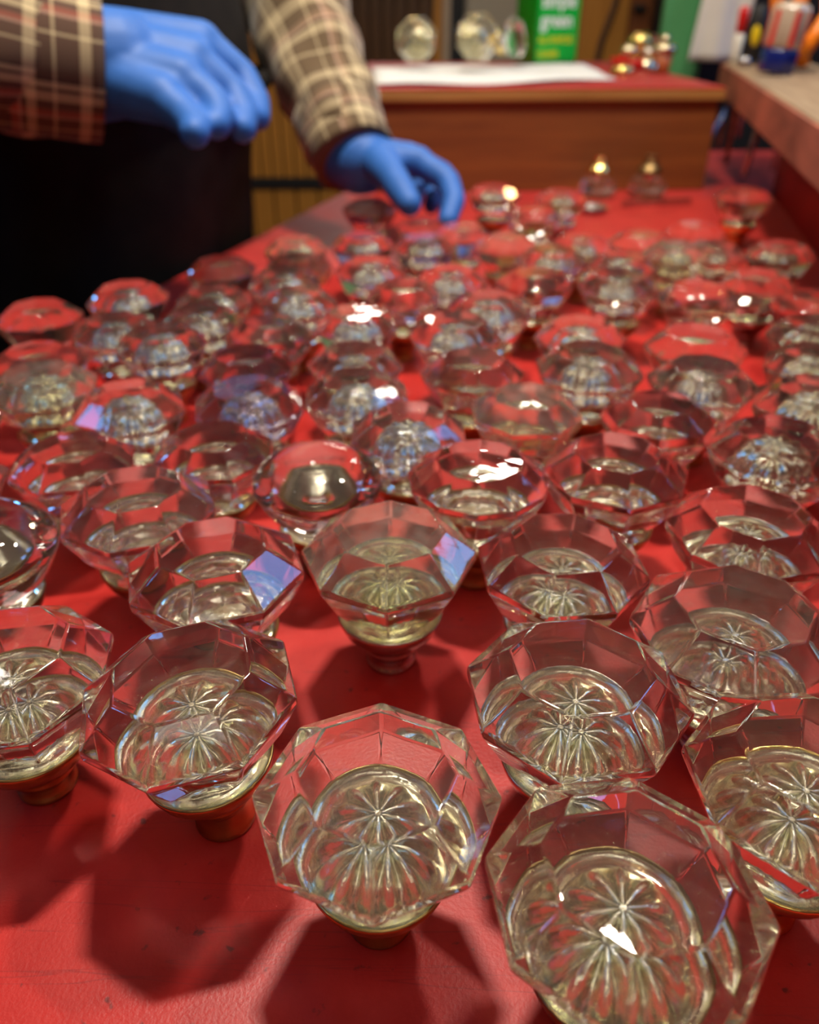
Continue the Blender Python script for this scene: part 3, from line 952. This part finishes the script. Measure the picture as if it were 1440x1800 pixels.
link('glass_ball', nlathe([(0.001, 0.042), (0.008, 0.041), (0.013, 0.036), (0.0145, 0.030), (0.012, 0.0235), (0.006, 0.0205)], 10), M['violet'], g)
link('stem', nlathe([(0.008, 0.0), (0.0085, 0.002), (0.004, 0.006), (0.004, 0.016), (0.0065, 0.020)], 20), M['brass'], g, True)
cupo = thing('small_cup', 'small orange-brown cup with a pale brass lid, front right of the box', 'cup', on_box(0.412, 0.205))
link('cup_wall', nlathe([(0.0095, 0.0), (0.0105, 0.001), (0.0138, 0.026), (0.0128, 0.026), (0.0098, 0.003)], 28), M['terracotta'], cupo, True)
lid_ = link('lid', nlathe([(0.0155, 0.0262), (0.0168, 0.028), (0.0165, 0.033), (0.012, 0.037), (0.004, 0.0385)], 28), M['pale'], cupo, True)
link('lid_knob', nlathe([(0.003, 0.0386), (0.0065, 0.041), (0.006, 0.046), (0.001, 0.0485)], 20), M['pale'], lid_, True)
ro = thing('round_rosette', 'pale round metal rosette leaning against the small brown cup', 'rosette', on_box(0.3905, 0.185, 0.0115), (math.radians(62), 0, math.radians(28)))
link('disc', nlathe([(0.013, -0.001), (0.0135, 0.0), (0.011, 0.002), (0.006, 0.004), (0.002, 0.0045)], 30), M['pale'], ro, True)

# ---- upturned knobs and loose spindle in front of the box
for x, y, mt, lb in ((0.231, 1.040, 'bright', 'upturned glass knob with yellow brass shank, left of two against the wooden box'),
                     (0.293, 1.042, 'bronze', 'upturned glass knob with dull brown shank, right of two against the wooden box')):
    t = knob(x, y, TZ + 0.055 * 0.86, 0.86, 0, 'p', 'clear', mt, 0.3, lb, (math.pi, 0), 'upturned knobs against the box')
sp = thing('steel_spindle', 'flat steel spindle lying on the red bench near the upturned knobs', 'spindle', (0.262, 0.985, TZ), (0, 0, math.radians(12)))
link('bar', nbox(-0.012, 0.075, -0.0035, 0.0035, 0, 0.006, bev=0.0008), M['steel'], sp)
dsh = thing('small_steel_plate', 'small shiny curved steel plate lying left of the flat spindle', 'plate', (0.209, 0.958, TZ), (0, 0, 0.4))
link('plate_shell', nlathe([(0.012, 0.0), (0.0165, 0.0025), (0.0185, 0.0065), (0.0175, 0.0067), (0.0155, 0.004), (0.011, 0.0018)], 30), M['steel'], dsh, True)
link('screw_boss', nlathe([(0.004, 0.002), (0.004, 0.005), (0.003, 0.0055)], 16), M['steel'], dsh, True)


# ================================================================== tools hanging in the ledge
def tilt_about(t, rx, ry):
    t.rotation_euler = (rx, ry, 0)


# screwdriver with the striped handle: shaft goes down through the ledge
sx_, sy_, _ = on_rack(0.031, 0.579, 0)
sd = thing('screwdriver', 'screwdriver with clear red-striped handle and navy end, hanging in the ledge', 'screwdriver', (sx_, sy_, TZ + 0.1345), (0, math.radians(5), 0))


def fluted(bm, prof, seg, lobes, depth):
    rings = []
    for r, z in prof:
        ring = []
        for i in range(seg):
            a = 2 * math.pi * i / seg
            rr = r * (1 - depth * (0.5 + 0.5 * math.cos(lobes * a)))
            ring.append(bm.verts.new((rr * math.cos(a), rr * math.sin(a), z)))
        rings.append(ring)
    for a, b_ in zip(rings, rings[1:]):
        for i in range(seg):
            bm.faces.new((a[i], a[(i + 1) % seg], b_[(i + 1) % seg], b_[i]))
    bm.faces.new(rings[0])
    bm.faces.new(rings[-1])
    return bm


hd = link('handle', fluted(bmesh.new(), [(0.019, 0.0245), (0.021, 0.027), (0.021, 0.060), (0.019, 0.066), (0.012, 0.069)], 48, 6, 0.12), M['acetate'], sd, True)
link('collar', fluted(bmesh.new(), [(0.0185, 0.0), (0.020, 0.002), (0.020, 0.022), (0.0185, 0.0243)], 48, 6, 0.10), M['navy'], sd, True)
for i in range(6):
    a = math.radians(-90 + i * 60)
    st = nbox(-0.0026, 0.0026, -0.0006, 0.0006, 0.0265, 0.0605)
    st.transform(Matrix.Rotation(a + math.pi / 2, 4, 'Z') @ Matrix.Translation((0, -0.0207, 0)))
    link('red_stripe', st, M['redplastic'], hd)
link('shaft', ntube([(0, 0, -0.001), (0, 0, -0.085), (0, 0, -0.112)], [0.004, 0.004, 0.0036], 14), M['steel'], sd, True)

# orange scissors
xx, yy, _ = on_rack(0.070, 0.649, 0)
scs = thing('scissors', 'big orange-handled scissors standing in the ledge behind the striped screwdriver', 'scissors', (xx, yy, TZ + 0.134), (0, 0, math.radians(-8)))
for sg in (-1, 1):
    pts = []
    for i in range(25):
        a = 2 * math.pi * i / 24
        pts.append((sg * (0.030 + 0.017 * math.cos(a)), 0.004 * sg, 0.085 + 0.036 * math.sin(a)))
    bm = ntube(pts, 0.0058, 10)
    tube(bm, [(sg * 0.020, 0.004 * sg, 0.056), (sg * 0.008, 0.004 * sg, 0.03), (-sg * 0.004, 0.004 * sg, 0.004)], [0.0085, 0.0085, 0.007], 10)
    lp = link('handle_loop', bm, M['orange'], scs, True)
    link('blade', nbox(-0.007, 0.007, 0.0012 * sg - 0.001, 0.0012 * sg + 0.001, -0.115, 0.004), M['steel'], scs)
link('pivot_screw', nlathe([(0.004, -0.004), (0.004, 0.0), (0.003, 0.001)], 14), M['steel'], scs)
# broad orange grip behind them
xx, yy, _ = on_rack(0.052, 0.72, 0)
pl = thing('orange_pliers', 'orange gripped pliers standing in the ledge between scissors and yellow tool', 'pliers', (xx, yy, TZ + 0.1325), (0, 0, 0.2))
for sg in (-1, 1):
    link('grip', ntube([(sg * 0.004, 0, 0.0), (sg * 0.009, 0, 0.03), (sg * 0.014, 0, 0.07), (sg * 0.012, 0, 0.105)], [0.0055, 0.0075, 0.008, 0.006], 12), M['orange'], pl, True)
link('jaws', ntube([(0, 0, -0.06), (0, 0, -0.03), (0, 0, 0.004)], [0.003, 0.007, 0.008], 10), M['steel'], pl, True)
# yellow and black handle
xx, yy, _ = on_rack(0.029, 0.765, 0)
yb = thing('yellow_screwdriver', 'black handled screwdriver with a yellow oval inset, standing in the ledge', 'screwdriver', (xx, yy, TZ + 0.1325), (0, math.radians(-2), 0))
hb = link('handle', nlathe([(0.007, 0), (0.010, 0.004), (0.0115, 0.022), (0.0125, 0.045), (0.010, 0.062), (0.006, 0.068)], 24), M['black'], yb, True)
bm = bmesh.new()
ellipsoid(bm, (-0.003, -0.0085, 0.034), (0.006, 0.005, 0.015))
link('yellow_inset', bm, M['yellow'], hb, True)
link('shaft', ntube([(0, 0, -0.001), (0, 0, -0.09)], 0.003, 10), M['steel'], yb, True)
# red and white awl
xx, yy, _ = on_rack(0.012, 0.80, 0)
aw = thing('awl', 'small red and white handled awl at the far end of the ledge', 'awl', (xx, yy, TZ + 0.1325))
link('handle', nlathe([(0.004, 0), (0.006, 0.003), (0.0055, 0.018), (0.007, 0.03), (0.005, 0.034)], 18), M['cloth'], aw, True)
link('collar', nlathe([(0.0048, 0.0345), (0.0068, 0.036), (0.0068, 0.060), (0.005, 0.0655)], 18), M['redplastic'], aw, True)
link('tip', ntube([(0, 0, -0.001), (0, 0, -0.085), (0, 0, -0.11)], [0.0028, 0.0025, 0.0012], 10), M['brass'], aw, True)
# blue rod leaning from under the ledge to the box
br = thing('blue_rod', 'thin blue rod leaning in the dark gap beside the wooden box', 'rod', (0.388, 1.190, TZ + 0.0005))
link('rod', ntube([(0, 0, 0.003), (0.020, -0.003, 0.045), (0.041, -0.006, 0.0925)], [0.0028, 0.0036, 0.0036], 10), M['bluerod'], br, True)
link('tip', ntube([(-0.0006, 0, 0.0), (0, 0, 0.003)], [0.0012, 0.0027], 10), M['steel'], br, True)
# brown handled bradawl shaft
xx, yy, _ = on_rack(0.012, 0.70, 0)
bd = thing('bradawl', 'long brown shafted tool hanging under the ledge beside the striped screwdriver', 'tool', (xx, yy, TZ + 0.1325))
link('head', nlathe([(0.006, 0), (0.007, 0.002), (0.0065, 0.010), (0.003, 0.012)], 16), M['steel'], bd, True)
link('shaft', ntube([(0, 0, -0.001), (0, 0, -0.05), (0.002, 0, -0.115)], [0.0038, 0.0038, 0.003], 10), M['brass'], bd, True)


# ================================================================== behind the bench
# slatted dark cabinet and amber doors, about two metres away
cab = thing('slatted_cabinet', 'dark brown wooden cabinet with upright slats behind the plaid sleeve', 'cabinet', (0, 0, 0))
CX0, CX1, CY = -0.62, 0.048, 1.95
link('cabinet_body', nbox(CX0, CX1, CY + 0.02, CY + 0.40, 0.0, 1.13), M['panel'], cab)
n_sl = 26
slat_me = None
slat_amber_lit = None
for i in range(n_sl):
    x0 = CX0 + (CX1 - CX0) * i / n_sl
    wv = (CX1 - CX0) / n_sl - 0.004
    if slat_me is None:
        o = link('slat', nbox(0, wv, 0, 0.014, 0, 0.36, bev=0.002), M['panel'], cab)
        slat_me = o.data
        slat_amber_lit = slat_me.copy()
        slat_amber_lit.materials.clear()
        slat_amber_lit.materials.append(M['amber'])
    else:
        o = bpy.data.objects.new('slat', slat_me)
        COL.objects.link(o)
        o.parent = cab
    o.location = (x0, CY + 0.004, 0.762)
    if x0 < -0.17:
        o.data = slat_amber_lit  # left slats of the dark row: warm light put into their colour
for i in range(13):
    wv = (CX1 - CX0) / 13 - 0.005
    o = link('amber_slat', nbox(0, wv, 0, 0.016, 0, 0.68, bev=0.002), M['amber'], cab) if i == 0 else None
    if i == 0:
        am_me = o.data
    else:
        o = bpy.data.objects.new('amber_slat', am_me)
        COL.objects.link(o)
        o.parent = cab
    o.location = (CX0 + (CX1 - CX0) * i / 13, CY + 0.002, 0.06)
link('dark_gap_rail', nbox(CX0, CX1, CY - 0.004, CY + 0.016, 0.7405, 0.7615), M['black'], cab)
link('top_shelf', nbox(CX0, CX1, CY - 0.02, CY + 0.40, 1.131, 1.16), M['black'], cab)
bx = thing('blue_bin', 'dark blue box on the black shelf above the slatted cabinet', 'box', (-0.15, CY + 0.03, 1.1605))
link('bin_body', rloft([rrect(0.05, 0.05, 0.008, 0), rrect(0.056, 0.056, 0.008, 0.09)]), M['navy'], bx)
link('bin_rim', rloft([rrect(0.060, 0.060, 0.008, 0.0905), rrect(0.060, 0.060, 0.008, 0.10)]), M['navy'], bx)

post = thing('wooden_post', 'narrow orange-brown wooden post at the end of the slatted cabinet', 'post', (0.060, 1.95, 0))
link('post_shaft', nbox(-0.010, 0.008, 0, 0.05, 0, 2.2, bev=0.003), M['amber'], post)
link('post_base', nbox(-0.0115, 0.0075, -0.006, 0.056, 0.0, 0.12, bev=0.003), M['amber'], post)
tp = thing('tan_strip', 'tan upright board between the wooden post and the taupe panel', 'board', (0.069, 1.96, 0))
link('board_face', nbox(0, 0.017, 0, 0.03, 0, 2.1, bev=0.002), M['tan'], tp)
link('board_side', nbox(0.0175, 0.046, 0.004, 0.03, 0, 2.1), M['black'], tp)
fr_ = thing('taupe_cupboard', 'plain taupe metal cupboard behind the glass knobs on the box', 'cupboard', (0.1165, 1.95, 0))
link('cupboard_body', nbox(0, 0.233, 0.02, 0.45, 0, 1.9), M['taupe'], fr_)
dr = link('door', nbox(0.003, 0.230, 0.0, 0.0195, 0.03, 1.88, bev=0.003), M['taupe'], fr_)
link('handle', nbox(0.205, 0.217, -0.018, -0.001, 1.25, 1.40, bev=0.003), M['steel'], dr)
am = thing('amber_cabinet', 'orange wooden cabinet door with a dark cord, right of the green bottle', 'cabinet', (0.351, 1.93, 0))
link('cabinet_body', nbox(0, 0.148, 0.022, 0.40, 0, 1.9), M['amber'], am)
link('door', nbox(0.002, 0.101, 0, 0.0215, 0.05, 1.88, bev=0.003), M['amber'], am)
link('stile', nbox(0.1035, 0.147, 0.004, 0.0215, 0.05, 1.88, bev=0.002), M['crate'], am)
link('latch', nbox(0.108, 0.134, -0.006, 0.0035, 1.085, 1.097, bev=0.002), M['black'], am)
link('hanging_cord', ntube([(0.092, -0.0075, 1.30), (0.080, -0.0075, 1.16), (0.066, -0.0075, 1.09), (0.048, -0.0075, 1.03), (0.038, -0.0075, 0.95), (0.036, -0.0075, 0.80)], 0.0062, 8), M['cord'], am, True)
bk = thing('black_post', 'black upright post between the orange cabinet and the green board', 'post', (0.500, 1.88, 0))
link('post_shaft', nbox(0, 0.030, 0, 0.045, 0.02, 2.1, bev=0.002), M['black'], bk)
link('post_foot', nbox(-0.006, 0.036, -0.012, 0.047, 0, 0.0195, bev=0.002), M['black'], bk)
gb = thing('green_board', 'flat pale green board standing behind the right end of the box', 'board', (0.443, 1.63, 0))
link('board_face', nbox(0, 0.075, 0, 0.018, 0, 1.5, bev=0.002), M['board'], gb)
cl = bmesh.new()
gr = []
for i in range(11):
    row = []
    for j in range(15):
        u, v = i / 10, j / 14
        row.append(cl.verts.new((0.085 * (u - 0.5) + 0.018 * v, 0.006 * math.sin(u * 9 + v * 2), 0.0 + 0.17 * v)))
    gr.append(row)
for i in range(10):
    for j in range(14):
        cl.faces.new((gr[i][j], gr[i + 1][j], gr[i + 1][j + 1], gr[i][j + 1]))
clo = link('hanging_cloth', cl, M['cloth'], None, True)
clo.location = (0.525, 1.585, TZ + 0.116)
sm2 = clo.modifiers.new('thick', 'SOLIDIFY')
sm2.thickness = 0.0025
tag(clo, 'off-white cloth hanging in front of the green board near the tools', 'cloth')
# dark tool cabinet beyond the rack at the right
tc_ = thing('black_cabinet', 'black cabinet in shadow behind the tool ledge at the right edge', 'cabinet', (0.525, 1.66, 0))
link('cabinet_body', nbox(0, 0.7, 0.02, 0.19, 0, 1.75), M['black'], tc_)
link('door', nbox(0.004, 0.345, 0, 0.0195, 0.05, 1.72, bev=0.003), M['black'], tc_)
link('door', nbox(0.355, 0.696, 0, 0.0195, 0.05, 1.72, bev=0.003), M['black'], tc_)

# ================================================================== the person
PX, PY = -0.325, 0.86
per = thing('person', 'person in a brown plaid shirt, black apron and blue gloves, handling knobs', 'person', (PX, PY, 0))


def W(x, y, z):                                # bench-relative point -> person-local point
    return Vector((x - PX, y - PY, TZ + z))


SHN = W(-0.335, 0.645, 0.50)                   # near (right) shoulder
ELN = W(-0.420, 0.545, 0.205)
WRN = W(-0.222, 0.627, 0.165)
SHF = W(-0.335, 1.07, 0.50)                    # far (left) shoulder
ELF = W(-0.150, 1.035, 0.255)
WRF = W(-0.0530, 0.8110, 0.0810)
HEAD = W(-0.22, 0.85, 0.72)

bm = bmesh.new()
capsule(bm, (0, 0, 0.98), (0, 0, 1.05), 0.115, 0.115)
for s in (-1, 1):
    capsule(bm, (-0.01, 0.085 * s, 0.95), (0.0, 0.09 * s, 0.50), 0.085, 0.058)
    capsule(bm, (0.0, 0.09 * s, 0.50), (-0.02, 0.09 * s, 0.09), 0.056, 0.04)
    capsule(bm, (-0.02, 0.09 * s, 0.06), (0.13, 0.10 * s, 0.045), 0.04, 0.034)
for s in (-1, 1):
    capsule(bm, (-0.01, 0.06 * s, 1.05), (0.0, 0.085 * s, 1.33), 0.095, 0.10)
capsule(bm, (0, 0, 1.38), (0.045, 0, 1.50), 0.06, 0.055)
capsule(bm, (0.0, SHN.y + 0.03, SHN.z - 0.0), (0.0, SHF.y - 0.03, SHF.z), 0.055, 0.055)
for a, e, wv in ((SHN, ELN, WRN), (SHF, ELF, WRF)):
    capsule(bm, a, e, 0.048, 0.038)
    capsule(bm, e, wv, 0.038, 0.026)
hc = HEAD
ellipsoid(bm, hc + Vector((0.0, 0, 0.02)), (0.095, 0.076, 0.10))
ellipsoid(bm, hc + Vector((0.035, 0, -0.055)), (0.058, 0.055, 0.062))
capsule(bm, hc + Vector((-0.01, 0, -0.06)), (0.03, 0, 1.47), 0.055, 0.055)
capsule(bm, hc + Vector((0.088, 0, 0.005)), hc + Vector((0.108, 0, -0.028)), 0.009, 0.013)
capsule(bm, hc + Vector((0.082, -0.018, -0.058)), hc + Vector((0.082, 0.018, -0.058)), 0.009, 0.009)
for s in (-1, 1):
    ellipsoid(bm, hc + Vector((-0.005, 0.078 * s, -0.005)), (0.018, 0.008, 0.03), sub=2)
body = link('body', remesh(bm, 0.008, 5), M['skin'], per, True)
for s in (-1, 1):
    bm = bmesh.new()
    ellipsoid(bm, hc + Vector((0.083, 0.031 * s, 0.012)), (0.011, 0.013, 0.010), sub=2)
    link('eye', bm, M['eye'], body, True)
    bm = bmesh.new()
    ellipsoid(bm, hc + Vector((0.0925, 0.031 * s, 0.010)), (0.0035, 0.0055, 0.0055), sub=2)
    link('iris', bm, M['black'], body, True)
bm = bmesh.new()
ellipsoid(bm, hc + Vector((-0.014, 0, 0.042)), (0.098, 0.085, 0.092))
ellipsoid(bm, hc + Vector((-0.045, 0, -0.01)), (0.066, 0.082, 0.085))
link('hair', remesh(bm, 0.007, 4), M['hair'], per, True)

# trousers and shoes
bm = bmesh.new()
capsule(bm, (0, -0.04, 0.99), (0, 0.04, 0.99), 0.135, 0.135)
for s in (-1, 1):
    capsule(bm, (-0.01, 0.085 * s, 0.94), (0.0, 0.095 * s, 0.50), 0.105, 0.085)
    capsule(bm, (0.0, 0.095 * s, 0.50), (-0.02, 0.10 * s, 0.13), 0.083, 0.07)
link('trousers', remesh(bm, 0.012, 5), M['trousers'], per, True)
for s in (-1, 1):
    bm = bmesh.new()
    capsule(bm, (-0.05, 0.10 * s, 0.055), (0.06, 0.11 * s, 0.05), 0.050, 0.052)
    capsule(bm, (0.06, 0.11 * s, 0.05), (0.17, 0.12 * s, 0.04), 0.050, 0.036)
    capsule(bm, (-0.03, 0.10 * s, 0.06), (-0.03, 0.10 * s, 0.12), 0.05, 0.047)
    me = remesh(bm, 0.008, 3)
    for v in me.vertices:
        v.co.z = max(v.co.z, 0.012)
    sh_ = link('shoe', me, M['shoe'], per, True)
    so = rloft([[(x * 1.0, y, 0) for x, y, z in [(-0.095 + 0.295 * (0.5 - 0.5 * math.cos(a)), 0.105 * s + 0.055 * math.sin(a) * (1 - 0.15 * math.cos(a)), 0) for a in [2 * math.pi * i / 24 for i in range(24)]]],
                [(x * 1.0, y, 0.0118) for x, y, z in [(-0.095 + 0.295 * (0.5 - 0.5 * math.cos(a)), 0.105 * s + 0.055 * math.sin(a) * (1 - 0.15 * math.cos(a)), 0) for a in [2 * math.pi * i / 24 for i in range(24)]]]])
    link('sole', so, M['black'], sh_)


# shirt trunk with cloth coordinates, then sleeves
def cloth_loft(name, path, radii, mat, seg=40, wr=0.004, seed=0.0, flat=None, parent=None, v0=0.0, caps=True, ref=(0.2, 0.3, 1)):
    """A tube of cloth along path (list of points) with u (round) and v (along) in metres as UVs."""
    pts = [Vector(p_) for p_ in path]
    bm = bmesh.new()
    uvl = bm.loops.layers.uv.new('UVMap')
    ref = Vector(ref).normalized()
    rings, vs, acc = [], [], v0
    rng = random.Random(int(seed * 100) + 5)
    for i, p_ in enumerate(pts):
        if i:
            acc += (p_ - pts[i - 1]).length
        vs.append(acc)
        d = (pts[min(i + 1, len(pts) - 1)] - pts[max(i - 1, 0)]).normalized()
        a = d.cross(ref).normalized()
        b_ = d.cross(a).normalized()
        ring = []
        for k_ in range(seg):
            th = 2 * math.pi * k_ / seg
            r = radii[i]
            rx, ry = (r, r) if not isinstance(r, tuple) else r
            wob = wr * (math.sin(5 * th + 40 * acc + seed) * 0.4 + math.sin(95 * acc + 2.2 * math.sin(th + seed) + seed) * 0.8 + math.sin(41 * acc + 3 * th + 2 * seed) * 0.6)
            ring.append(bm.verts.new(p_ + a * ((rx + wob) * math.cos(th)) + b_ * ((ry + wob) * math.sin(th))))
        rings.append(ring)
    rm = sum((r if not isinstance(r, tuple) else (r[0] + r[1]) / 2) for r in radii) / len(radii)
    for i in range(len(rings) - 1):
        for k_ in range(seg):
            f = bm.faces.new((rings[i][k_], rings[i][(k_ + 1) % seg], rings[i + 1][(k_ + 1) % seg], rings[i + 1][k_]))
            f.smooth = True
            for lp, (kk, ii) in zip(f.loops, ((k_, i), (k_ + 1, i), (k_ + 1, i + 1), (k_, i + 1))):
                lp[uvl].uv = (2 * math.pi * rm * kk / seg, vs[ii])
    if caps:
        bm.faces.new(rings[0])
        bm.faces.new(rings[-1])
    return link(name, bm, mat, parent)


def spline(ctrl, n):
    """Catmull-Rom through (point, radius) controls."""
    P_ = [Vector(c[0]) for c in ctrl]
    Rr = [c[1] for c in ctrl]
    P2 = [2 * P_[0] - P_[1]] + P_ + [2 * P_[-1] - P_[-2]]
    R2 = [Rr[0]] + Rr + [Rr[-1]]
    po, ra = [], []
    m = len(P_) - 1
    for i in range(n + 1):
        t = i / n * m
        k_ = min(int(t), m - 1)
        f = t - k_
        p0, p1, p2, p3 = P2[k_:k_ + 4]
        po.append(0.5 * ((2 * p1) + (-p0 + p2) * f + (2 * p0 - 5 * p1 + 4 * p2 - p3) * f * f + (-p0 + 3 * p1 - 3 * p2 + p3) * f ** 3))
        ra.append(R2[k_ + 1] * (1 - f) + R2[k_ + 2] * f)
    return po, ra


tpth, tr = [], []
for z, rx, ry in ((0.93, .135, .175), (1.0, .135, .175), (1.1, .135, .175), (1.2, .132, .180), (1.3, .128, .185), (1.38, .115, .185), (1.43, .09, .14), (1.47, .068, .075)):
    tpth.append((0.0 if z < 1.4 else 0.015, 0, z))
    tr.append((ry, rx))
shirt = cloth_loft('shirt', tpth, tr, M['plaid'], 56, 0.003, 0.3, parent=per, ref=(1, 0, 0))
po, ra = spline([(SHN + Vector((0, 0.06, 0.0)), 0.078), (SHN, 0.076), (SHN * 0.5 + ELN * 0.5, 0.068), (ELN + Vector((-0.01, -0.01, 0)), 0.062), (ELN * 0.5 + WRN * 0.5 + Vector((0, 0, 0.004)), 0.054), (WRN * 0.96 + ELN * 0.04, 0.0445)], 60)
cloth_loft('sleeve', po, ra, M['plaid'], 48, 0.0028, 1.0, parent=shirt)
# cuff, turned over the wrist
d_ = (WRN - ELN).normalized()
po, ra = spline([(WRN - d_ * 0.066, 0.0475), (WRN - d_ * 0.035, 0.0475), (WRN + d_ * 0.008, 0.046)], 12)
cloth_loft('cuff', po, ra, M['plaid'], 48, 0.0006, 2.0, parent=shirt, v0=0.012)
po, ra = spline([(SHF + Vector((0, -0.06, 0.0)), 0.078), (SHF, 0.076), (SHF * 0.45 + ELF * 0.55, 0.064), (ELF, 0.058), (ELF * 0.55 + WRF * 0.45, 0.052), (WRF * 0.97 + ELF * 0.03, 0.0395)], 60)
cloth_loft('sleeve', po, ra, M['plaid2'], 48, 0.0034, 4.1, parent=shirt)
d_ = (WRF - ELF).normalized()
po, ra = spline([(WRF - d_ * 0.055, 0.0425), (WRF - d_ * 0.03, 0.042), (WRF + d_ * 0.004, 0.0395)], 12)
cloth_loft('cuff', po, ra, M['plaid2'], 48, 0.0008, 5.0, parent=shirt, v0=0.02)

# apron: front half wrap from chest to below the knee
bm = bmesh.new()
rows = []
NA = 44
for i in range(34):
    t = i / 33
    z = 1.36 - 0.86 * t
    half = math.radians(118 + 20 * min(1, t / 0.30))
    rx = 0.150 + 0.022 * max(0, 1 - abs(t - 0.38) / 0.22)
    ry = 0.203
    row = []
    for k_ in range(NA + 1):
        th = -half + 2 * half * k_ / NA
        fold = 0.004 * math.sin(9 * th + 3 * t) * min(1, t * 2) + 0.003 * math.sin(23 * t + 2 * th)
        row.append(bm.verts.new(((rx + fold) * math.cos(th), (ry + fold) * math.sin(th), z)))
    rows.append(row)
for i in range(33):
    for k_ in range(NA):
        bm.faces.new((rows[i][k_], rows[i][k_ + 1], rows[i + 1][k_ + 1], rows[i + 1][k_])).smooth = True
apr = link('apron', bm, M['apron'], per)
so_ = apr.modifiers.new('thick', 'SOLIDIFY')
so_.thickness = 0.003
for s in (-1, 1):
    link('neck_strap', ntube([(0.150, 0.075 * s, 1.35), (0.125, 0.072 * s, 1.42), (0.07, 0.068 * s, 1.487), (0.0, 0.066 * s, 1.50), (-0.05, 0.03 * s, 1.49)], 0.010, 8, flat=0.3), M['apron'], apr, True)
tie = ntube([(0.185 * math.cos(a), 0.209 * math.sin(a), 1.04) for a in [2 * math.pi * i / 40 for i in range(41)]], 0.008, 8)
link('waist_tie', tie, M['apron'], apr, True)


# gloved hands: one continuous skin each, five separate fingers
def glove(name, spec, palm_extra, parent):
    bm = bmesh.new()
    pm = spec['palm']
    P_ = lambda q: W(q[0], q[1], q[2])
    for a, b_ in zip(pm, pm[1:]):
        capsule(bm, P_(a), P_(b_), a[3], b_[3], 20)
    wr = P_(pm[-1])
    for f in ('idx', 'mid', 'rin', 'pin'):
        q = spec[f]
        capsule(bm, P_(spec['root'][f]), P_(q[0]), spec['root'][f][3], q[0][3] * 1.08, 16)
        for a, b_ in zip(q, q[1:]):
            capsule(bm, P_(a), P_(b_), a[3], b_[3])
    for f, g_ in (('idx', 'mid'), ('mid', 'rin'), ('rin', 'pin')):
        capsule(bm, P_(spec[f][0]), P_(spec[g_][0]), 0.0125, 0.0125)
        m_ = (P_(spec[f][0]) + P_(spec[g_][0])) / 2
        n_ = (P_(spec['root'][f]) + P_(spec['root'][g_])) / 2
        capsule(bm, n_, m_, spec['root'][f][3], 0.0135)
    q = spec['thu']
    capsule(bm, wr, P_(q[0]), 0.022, q[0][3], 16)
    for a, b_ in zip(q, q[1:]):
        capsule(bm, P_(a), P_(b_), a[3], b_[3])
    for a, b_, ra_, rb_ in palm_extra:
        capsule(bm, P_(a), P_(b_), ra_, rb_)
    return link(name, remesh(bm, 0.0022, 7), M['glove'], parent, True)


NEAR = {
  'palm': [(-0.2258, 0.6231, 0.1664, 0.036), (-0.2023, 0.6301, 0.168, 0.0345)],
  'idx': [(-0.1504, 0.6628, 0.1782, 0.015), (-0.1226, 0.6615, 0.1578, 0.0118), (-0.1119, 0.6492, 0.1423, 0.0108), (-0.1095, 0.6345, 0.1342, 0.0098)],
  'mid': [(-0.1514, 0.6366, 0.169, 0.0152), (-0.1252, 0.6323, 0.1493, 0.012), (-0.1164, 0.6192, 0.1363, 0.011), (-0.1155, 0.6058, 0.1303, 0.01)],
  'rin': [(-0.1551, 0.6123, 0.1589, 0.0152), (-0.1342, 0.6048, 0.1472, 0.012), (-0.1284, 0.5941, 0.1397, 0.011), (-0.1282, 0.5828, 0.1352, 0.0098)],
  'pin': [(-0.1647, 0.5942, 0.1493, 0.015), (-0.1478, 0.5814, 0.1405, 0.0118), (-0.1399, 0.5714, 0.1359, 0.0108), (-0.1382, 0.5624, 0.133, 0.01)],
  'thu': [(-0.2006, 0.6661, 0.1593, 0.018), (-0.1729, 0.6795, 0.1432, 0.0135), (-0.1438, 0.6792, 0.1335, 0.012), (-0.1296, 0.6706, 0.1294, 0.0105)],
  'root': {'idx': (-0.204, 0.6495, 0.1798, 0.022), 'mid': (-0.2011, 0.6349, 0.1718, 0.024), 'rin': (-0.1985, 0.6205, 0.1624, 0.024), 'pin': (-0.1967, 0.6103, 0.1557, 0.02)},
}
FAR = {
  'palm': [(-0.0683, 0.8341, 0.0878, 0.033), (-0.0461, 0.8105, 0.0788, 0.032)],
  'thu': [(-0.0287, 0.7875, 0.08, 0.017), (-0.0152, 0.7564, 0.0723, 0.014), (-0.006, 0.7371, 0.0626, 0.013), (0.0, 0.7249, 0.0566, 0.011)],
  'idx': [(0.0079, 0.7931, 0.0796, 0.013), (0.0354, 0.776, 0.0659, 0.011), (0.0405, 0.7559, 0.0531, 0.0102), (0.0345, 0.7382, 0.0403, 0.009)],
  'mid': [(-0.0011, 0.8171, 0.0798, 0.0125), (0.033, 0.8247, 0.0639, 0.0105), (0.0393, 0.8075, 0.0464, 0.0098), (0.0351, 0.7867, 0.0326, 0.0085)],
  'rin': [(-0.0122, 0.8399, 0.0783, 0.0125), (0.02, 0.8583, 0.0608, 0.0102), (0.0257, 0.8475, 0.044, 0.0095), (0.0214, 0.8287, 0.0332, 0.0082)],
  'pin': [(-0.0237, 0.8562, 0.0759, 0.012), (0.0012, 0.8798, 0.0572, 0.0095), (0.0088, 0.8756, 0.0414, 0.0088), (0.007, 0.8581, 0.0326, 0.0078)],
  'root': {'idx': (-0.0426, 0.8045, 0.0788, 0.022), 'mid': (-0.0426, 0.8045, 0.0788, 0.022), 'rin': (-0.0426, 0.8045, 0.0788, 0.022), 'pin': (-0.0426, 0.8045, 0.0788, 0.022)},
}
glove('glove', NEAR, [], per)
glove('glove', FAR, [], per)
